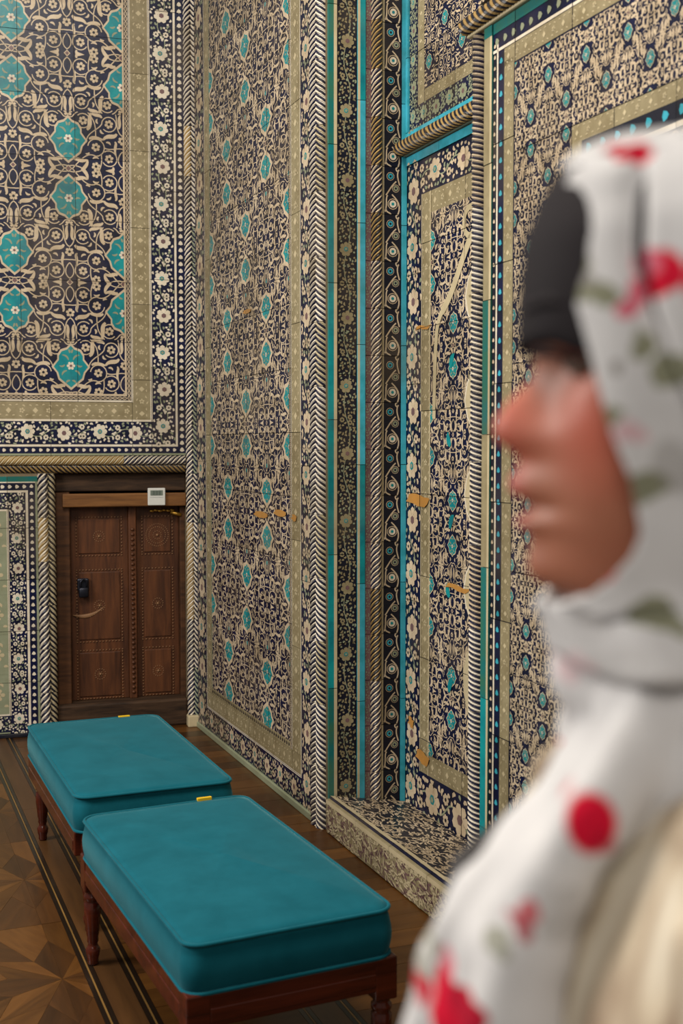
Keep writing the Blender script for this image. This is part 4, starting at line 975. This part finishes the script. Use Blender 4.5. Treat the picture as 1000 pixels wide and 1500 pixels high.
def fuse(name, mb, mats, voxel, parent, smooth_it=4, extra=None):
    """one continuous surface out of overlapping volumes"""
    v, f = list(mb.v), [list(q) for q in mb.f]
    if extra is not None:
        me = evaluated(extra); b = len(v); v += [tuple(x.co) for x in me.vertices]; f += [[b + i for i in p.vertices] for p in me.polygons]
        od = extra.data; bpy.data.objects.remove(extra); bpy.data.meshes.remove(me); bpy.data.meshes.remove(od)
    t = bpy.data.objects.new('tmp', mesh_from('tmp', v, f, mats[0])); col.objects.link(t)
    r = t.modifiers.new('r', 'REMESH'); r.mode = 'VOXEL'; r.voxel_size = voxel
    if smooth_it: sm = t.modifiers.new('s', 'SMOOTH'); sm.factor = .5; sm.iterations = smooth_it
    me = largest(evaluated(t)); me.name = name; me.materials.clear()
    for m in mats: me.materials.append(MATS[m])
    me.polygons.foreach_set('use_smooth', np.ones(len(me.polygons), dtype=bool))
    td = t.data; bpy.data.objects.remove(t); bpy.data.meshes.remove(td)
    return link(name, me, parent)
limbs(hb); fingers(hb)
body = fuse('body', hb, ['skin', 'trousers', 'shoe'], .0028, person, 1)
n_ = len(body.data.polygons); cc = np.zeros(n_ * 3); body.data.polygons.foreach_get('center', cc); cc = cc.reshape(-1, 3)
arm = np.abs(cc[:, 1]) > .185
mi_ = np.where(cc[:, 2] > 1.30, 0, np.where(arm & (cc[:, 2] > .60) & (cc[:, 2] < .86), 0, np.where(cc[:, 2] < .092, 2, 1))); body.data.polygons.foreach_set('material_index', mi_.astype(np.int32))
for s in (-1, 1):
    ey = MB().ball((.0675, s * .033, EYE - .005), .0118, 16, 12).build('eye', 'eye_white', person, True)
    MB().ball((.0735, s * .0335, EYE - .005), .0072, 12, 8, (.95, 1, 1)).build('iris', 'iris', ey, True)
    MB().tube([(.0770, s * .018, EYE + .001), (.0800, s * .027, EYE + .0020), (.0775, s * .037, EYE + .0020), (.070, s * .048, EYE - .003)], [.004, .0088, .0088, .004], 8).build('eyelid', 'skin', ey, True)
    MB().tube([(.083, s * .02, EYE - .004), (.0905, s * .028, EYE - .004), (.0875, s * .039, EYE - .004), (.074, s * .053, EYE - .008)], [.0014, .0030, .0030, .0014], 6, sy=.7).build('eyelashes', 'hair', ey, True)
    MB().tube([(.0925, s * .012, EYE + .013), (.0925, s * .026, EYE + .018), (.086, s * .042, EYE + .019), (.073, s * .054, EYE + .014)], [.0030, .0042, .0038, .0016], 8, sy=.8).build('eyebrow', 'hair', person, True)
    MB().ball((-.004, s * .072, EYE - .018), .03, 12, 10, (.62, .28, 1.05)).build('ear', 'skin', person, True)
# dark hair drawn back under the scarf
def shell(rows, thick, name, mat, parent, taper=True):
    """open sheet (rows of equal length) given a thickness"""
    n = len(rows[0]); m = len(rows); v = [p for r in rows for p in r]; f = [[i * n + k, i * n + k + 1, (i + 1) * n + k + 1, (i + 1) * n + k] for i in range(m - 1) for k in range(n - 1)]
    o = link(name, mesh_from(name, v, f, mat, None, True), parent); s = o.modifiers.new('solid', 'SOLIDIFY'); s.thickness = thick; s.offset = 0; return o
HF = [(.082, .074), (.072, .0805), (.053, .0884), (.034, .0906), (.0166, .0915), (-.001, .0915)]
rows = []
for h in np.linspace(.000, .082, 14):
    r = []
    for a in np.linspace(-1.9, 1.9, 49):
        hh = h - .030 * max(0, (abs(a) - .55)) * (1 - (h - .004) / .078); k = ip(HF, h) / max(ip(FB_, h), .03)
        x, y, z = head_pt(hh, a, .0035, False); fr = max(0, math.cos(a)); r.append((x * (1 + (k - 1) * fr) + .002 * fr, y * 1.01, z + .0006 * math.sin(a * 40)))
    rows.append(r)
shell(rows, .003, 'hair', 'hair', person)
# headscarf: hood with a face opening, wraps at the neck, long tail falling over the chest
EDGE = [(-.150, .090), (-.126, .090), (-.118, .074), (-.107, .062), (-.096, .051), (-.085, .0475), (-.0606, .052), (-.0366, .0606), (-.0166, .066), (-.0023, .070), (.0255, .0785), (.045, .0815), (.064, .0815), (.078, .0750), (.086, .06)]
SF = [(.103, .004), (.102, .03), (.098, .054), (.090, .070), (.078, .0815), (.064, .0855), (.045, .0895), (.0255, .092), (-.0023, .092), (-.0366, .091), (-.0606, .092), (-.096, .092), (-.125, .0865), (-.15, .080)]
sheet = []
for h in np.linspace(-.150, .103, 60):
    fs = ip(SF, h); fe = ip(EDGE, h) if h < .0855 else fs
    a0 = math.acos(min(1, (fe / fs)) ** (1 / .86)) if fe < fs else 0.0
    r = []
    for k in range(193):
        a = a0 + (2 * math.pi - 2 * a0) * k / 192
        hh = min(h, .094); c, s = math.cos(a), math.sin(a); w = (ip(WD, hh) + .015) if h < .09 else ip([(.09, ip(WD, .09) + .015), (.103, .004)], h); bk = (ip(BK, hh) + .018) if h < .09 else ip([(.09, ip(BK, .09) + .018), (.103, .006)], h)
        if h < -.07: w += (-.07 - h) * .25; bk += (-.07 - h) * .2
        x = (fs if c > 0 else bk) * math.copysign(abs(c) ** (.86 if c > 0 else 1), c); y = w * math.copysign(abs(s) ** .92, s)
        u = min(1, (a - a0) / .9, (2 * math.pi - a0 - a) / .9)
        fold = .0035 * math.sin(9 * a + 14 * h) + .003 * math.sin(23 * h + 5 * a) + .002 * math.sin(60 * (x + .6 * h))
        xl = ip([(.08, .050), (.036, .052), (.01, .047), (-.017, .038), (-.043, .026), (-.07, .012), (-.15, -.02)], h); gap_ = (x - xl) / .004
        fold += (.0045 * math.tanh(-gap_) - .011 * math.exp(-gap_ * gap_)) * (1 if abs(x) < .085 else 0) * min(1, max(0, (.085 - h) / .02))
        q = 1 + fold * (.3 + .7 * u) / .08; r.append((x * q, y * q, EYE + h + .002 * math.sin(6 * a)))
    sheet.append(r)
hood = shell(sheet, .004, 'headscarf', 'scarf', person)
nx_ = -.02
wr = MB()
def loop(z, rad, tr, tilt, lead=0.0, sq=.8, ph=0.0):
    pts = []
    for k in range(40):
        a = 2 * math.pi * k / 40; rr_ = rad * (1 + .05 * math.sin(3 * a + ph))
        pts.append((nx_ + lead * math.cos(a) + rr_ * math.cos(a), rr_ * sq * math.sin(a), z + tilt * math.cos(a) + .006 * math.sin(2 * a + ph)))
    wr.tube(pts, [tr * (1 + .16 * math.sin(5 * 2 * math.pi * k / 40 + ph)) for k in range(40)], 14, True)
loop(EYE - .134, .060, .020, -.004, .014, .95, .4); loop(EYE - .158, .064, .024, -.006, .008, 1.0, 1.9); loop(EYE - .186, .067, .025, -.010, .002, 1.08, 3.3); loop(EYE - .212, .070, .025, -.016, -.006, 1.15, 5.0)
def tail(pts, rs, ys, sy=.55):
    P_ = [(L2(px, py, PY + y)[0], -y, L2(px, py, PY + y)[1]) for (px, py), y in zip(pts, ys)]; M_ = len(P_); Q = []; R_ = []
    for i in range(M_ - 1):
        p0, p1, p2, p3 = (Vector(P_[max(i - 1, 0)]), Vector(P_[i]), Vector(P_[i + 1]), Vector(P_[min(i + 2, M_ - 1)]))
        for t in np.linspace(0, 1, 7)[:-1]:
            Q.append(.5 * ((2 * p1) + (p2 - p0) * t + (2 * p0 - 5 * p1 + 4 * p2 - p3) * t * t + (3 * p1 - p0 - 3 * p2 + p3) * t ** 3)); R_.append(rs[i] * (1 - t) + rs[i + 1] * t)
    wr.tube(Q, [r_ * (1 + .05 * math.sin(i * 1.1 + rs[0] * 900)) for i, r_ in enumerate(R_)], 14, False, sy, (0, 1, 0))
tail([(975, 930), (945, 1060), (885, 1180), (800, 1310), (735, 1400), (705, 1500), (695, 1640), (690, 1850)], [.024, .025, .026, .029, .028, .030, .032, .034], [-.015, -.02, -.025, -.03, -.03, -.03, -.03, -.03], .8)
tail([(1000, 960), (965, 1090), (905, 1220), (830, 1350), (775, 1470), (750, 1600), (740, 1850)], [.024, .026, .026, .026, .028, .03, .03], [-.03, -.045, -.055, -.06, -.06, -.06, -.06], .7)
tail([(1030, 960), (985, 1080), (930, 1190), (870, 1290), (830, 1400), (800, 1520), (790, 1800)], [.02, .018, .017, .016, .018, .022, .024], [-.045, -.065, -.08, -.085, -.085, -.085, -.085], .7)
tail([(990, 950), (950, 1050), (890, 1170), (815, 1290), (750, 1400), (720, 1500), (715, 1640)], [.006, .008, .009, .009, .009, .009, .008], [-.035, -.044, -.048, -.053, -.052, -.055, -.056], .8)
tail([(1000, 1000), (930, 1130), (850, 1250), (790, 1340), (760, 1430), (752, 1560)], [.006, .009, .009, .008, .009, .008], [-.05, -.066, -.075, -.078, -.078, -.078], .8)
tail([(905, 1090), (860, 1160), (775, 1270), (700, 1370), (668, 1450), (655, 1560)], [.006, .009, .010, .010, .010, .009], [-.04, -.040, -.044, -.048, -.048, -.05], .8)
fuse('scarf_wrap', wr, ['scarf'], .004, hood, 6)
# coat: trunk, two sleeves, collar
ct = MB(); rr = []
TR = [(1.385, .050, .066, -.04), (1.365, .062, .105, -.035), (1.345, .082, .150, -.03), (1.315, .094, .182, -.028), (1.27, .108, .194, -.02), (1.20, .120, .194, -.012), (1.10, .115, .185, -.008), (.98, .115, .178, -.005), (.86, .135, .195, -.005), (.70, .150, .215, 0), (.56, .160, .225, 0)]
for z, d, w, cx in TR:
    rr.append([(cx + (d + .005 * math.sin(11 * 2 * math.pi * k / 72 + 4 * z)) * math.copysign(abs(math.cos(2 * math.pi * k / 72)) ** .9, math.cos(2 * math.pi * k / 72)), (w + .003 * math.sin(7 * 2 * math.pi * k / 72)) * math.copysign(abs(math.sin(2 * math.pi * k / 72)) ** .9, math.sin(2 * math.pi * k / 72)), z) for k in range(72)])
ct.rings(rr[::-1])
for s in (-1, 1): ct.tube([(-.02, s * .150, 1.325), (-.024, s * .180, 1.24), (-.028, s * .205, 1.12), (-.03, s * .218, 1.05), (.0, s * .224, .95), (.045, s * .228, .85)], [.066, .066, .060, .058, .054, .050], 20)
coat = fuse('coat', ct, ['coat'], .006, person, 5)
MB().tube([(.03, -.045, 1.372), (.056, -.062, 1.344), (.076, -.075, 1.320), (.088, -.08, 1.28), (.094, -.075, 1.22)], [.010, .016, .016, .014, .012], 12, sy=.5).build('collar', 'coat', coat, True)
MB().tube([(-.01, -.10, 1.352), (.0557, -.10, 1.310), (.0907, -.10, 1.286), (.1230, -.092, 1.258), (.135, -.06, 1.20), (.130, -.02, 1.10), (.124, .06, .99), (.105, .13, .92), (.04, .195, .85)], .009, 8, sy=.5).build('bag_strap', 'strap', coat, True)
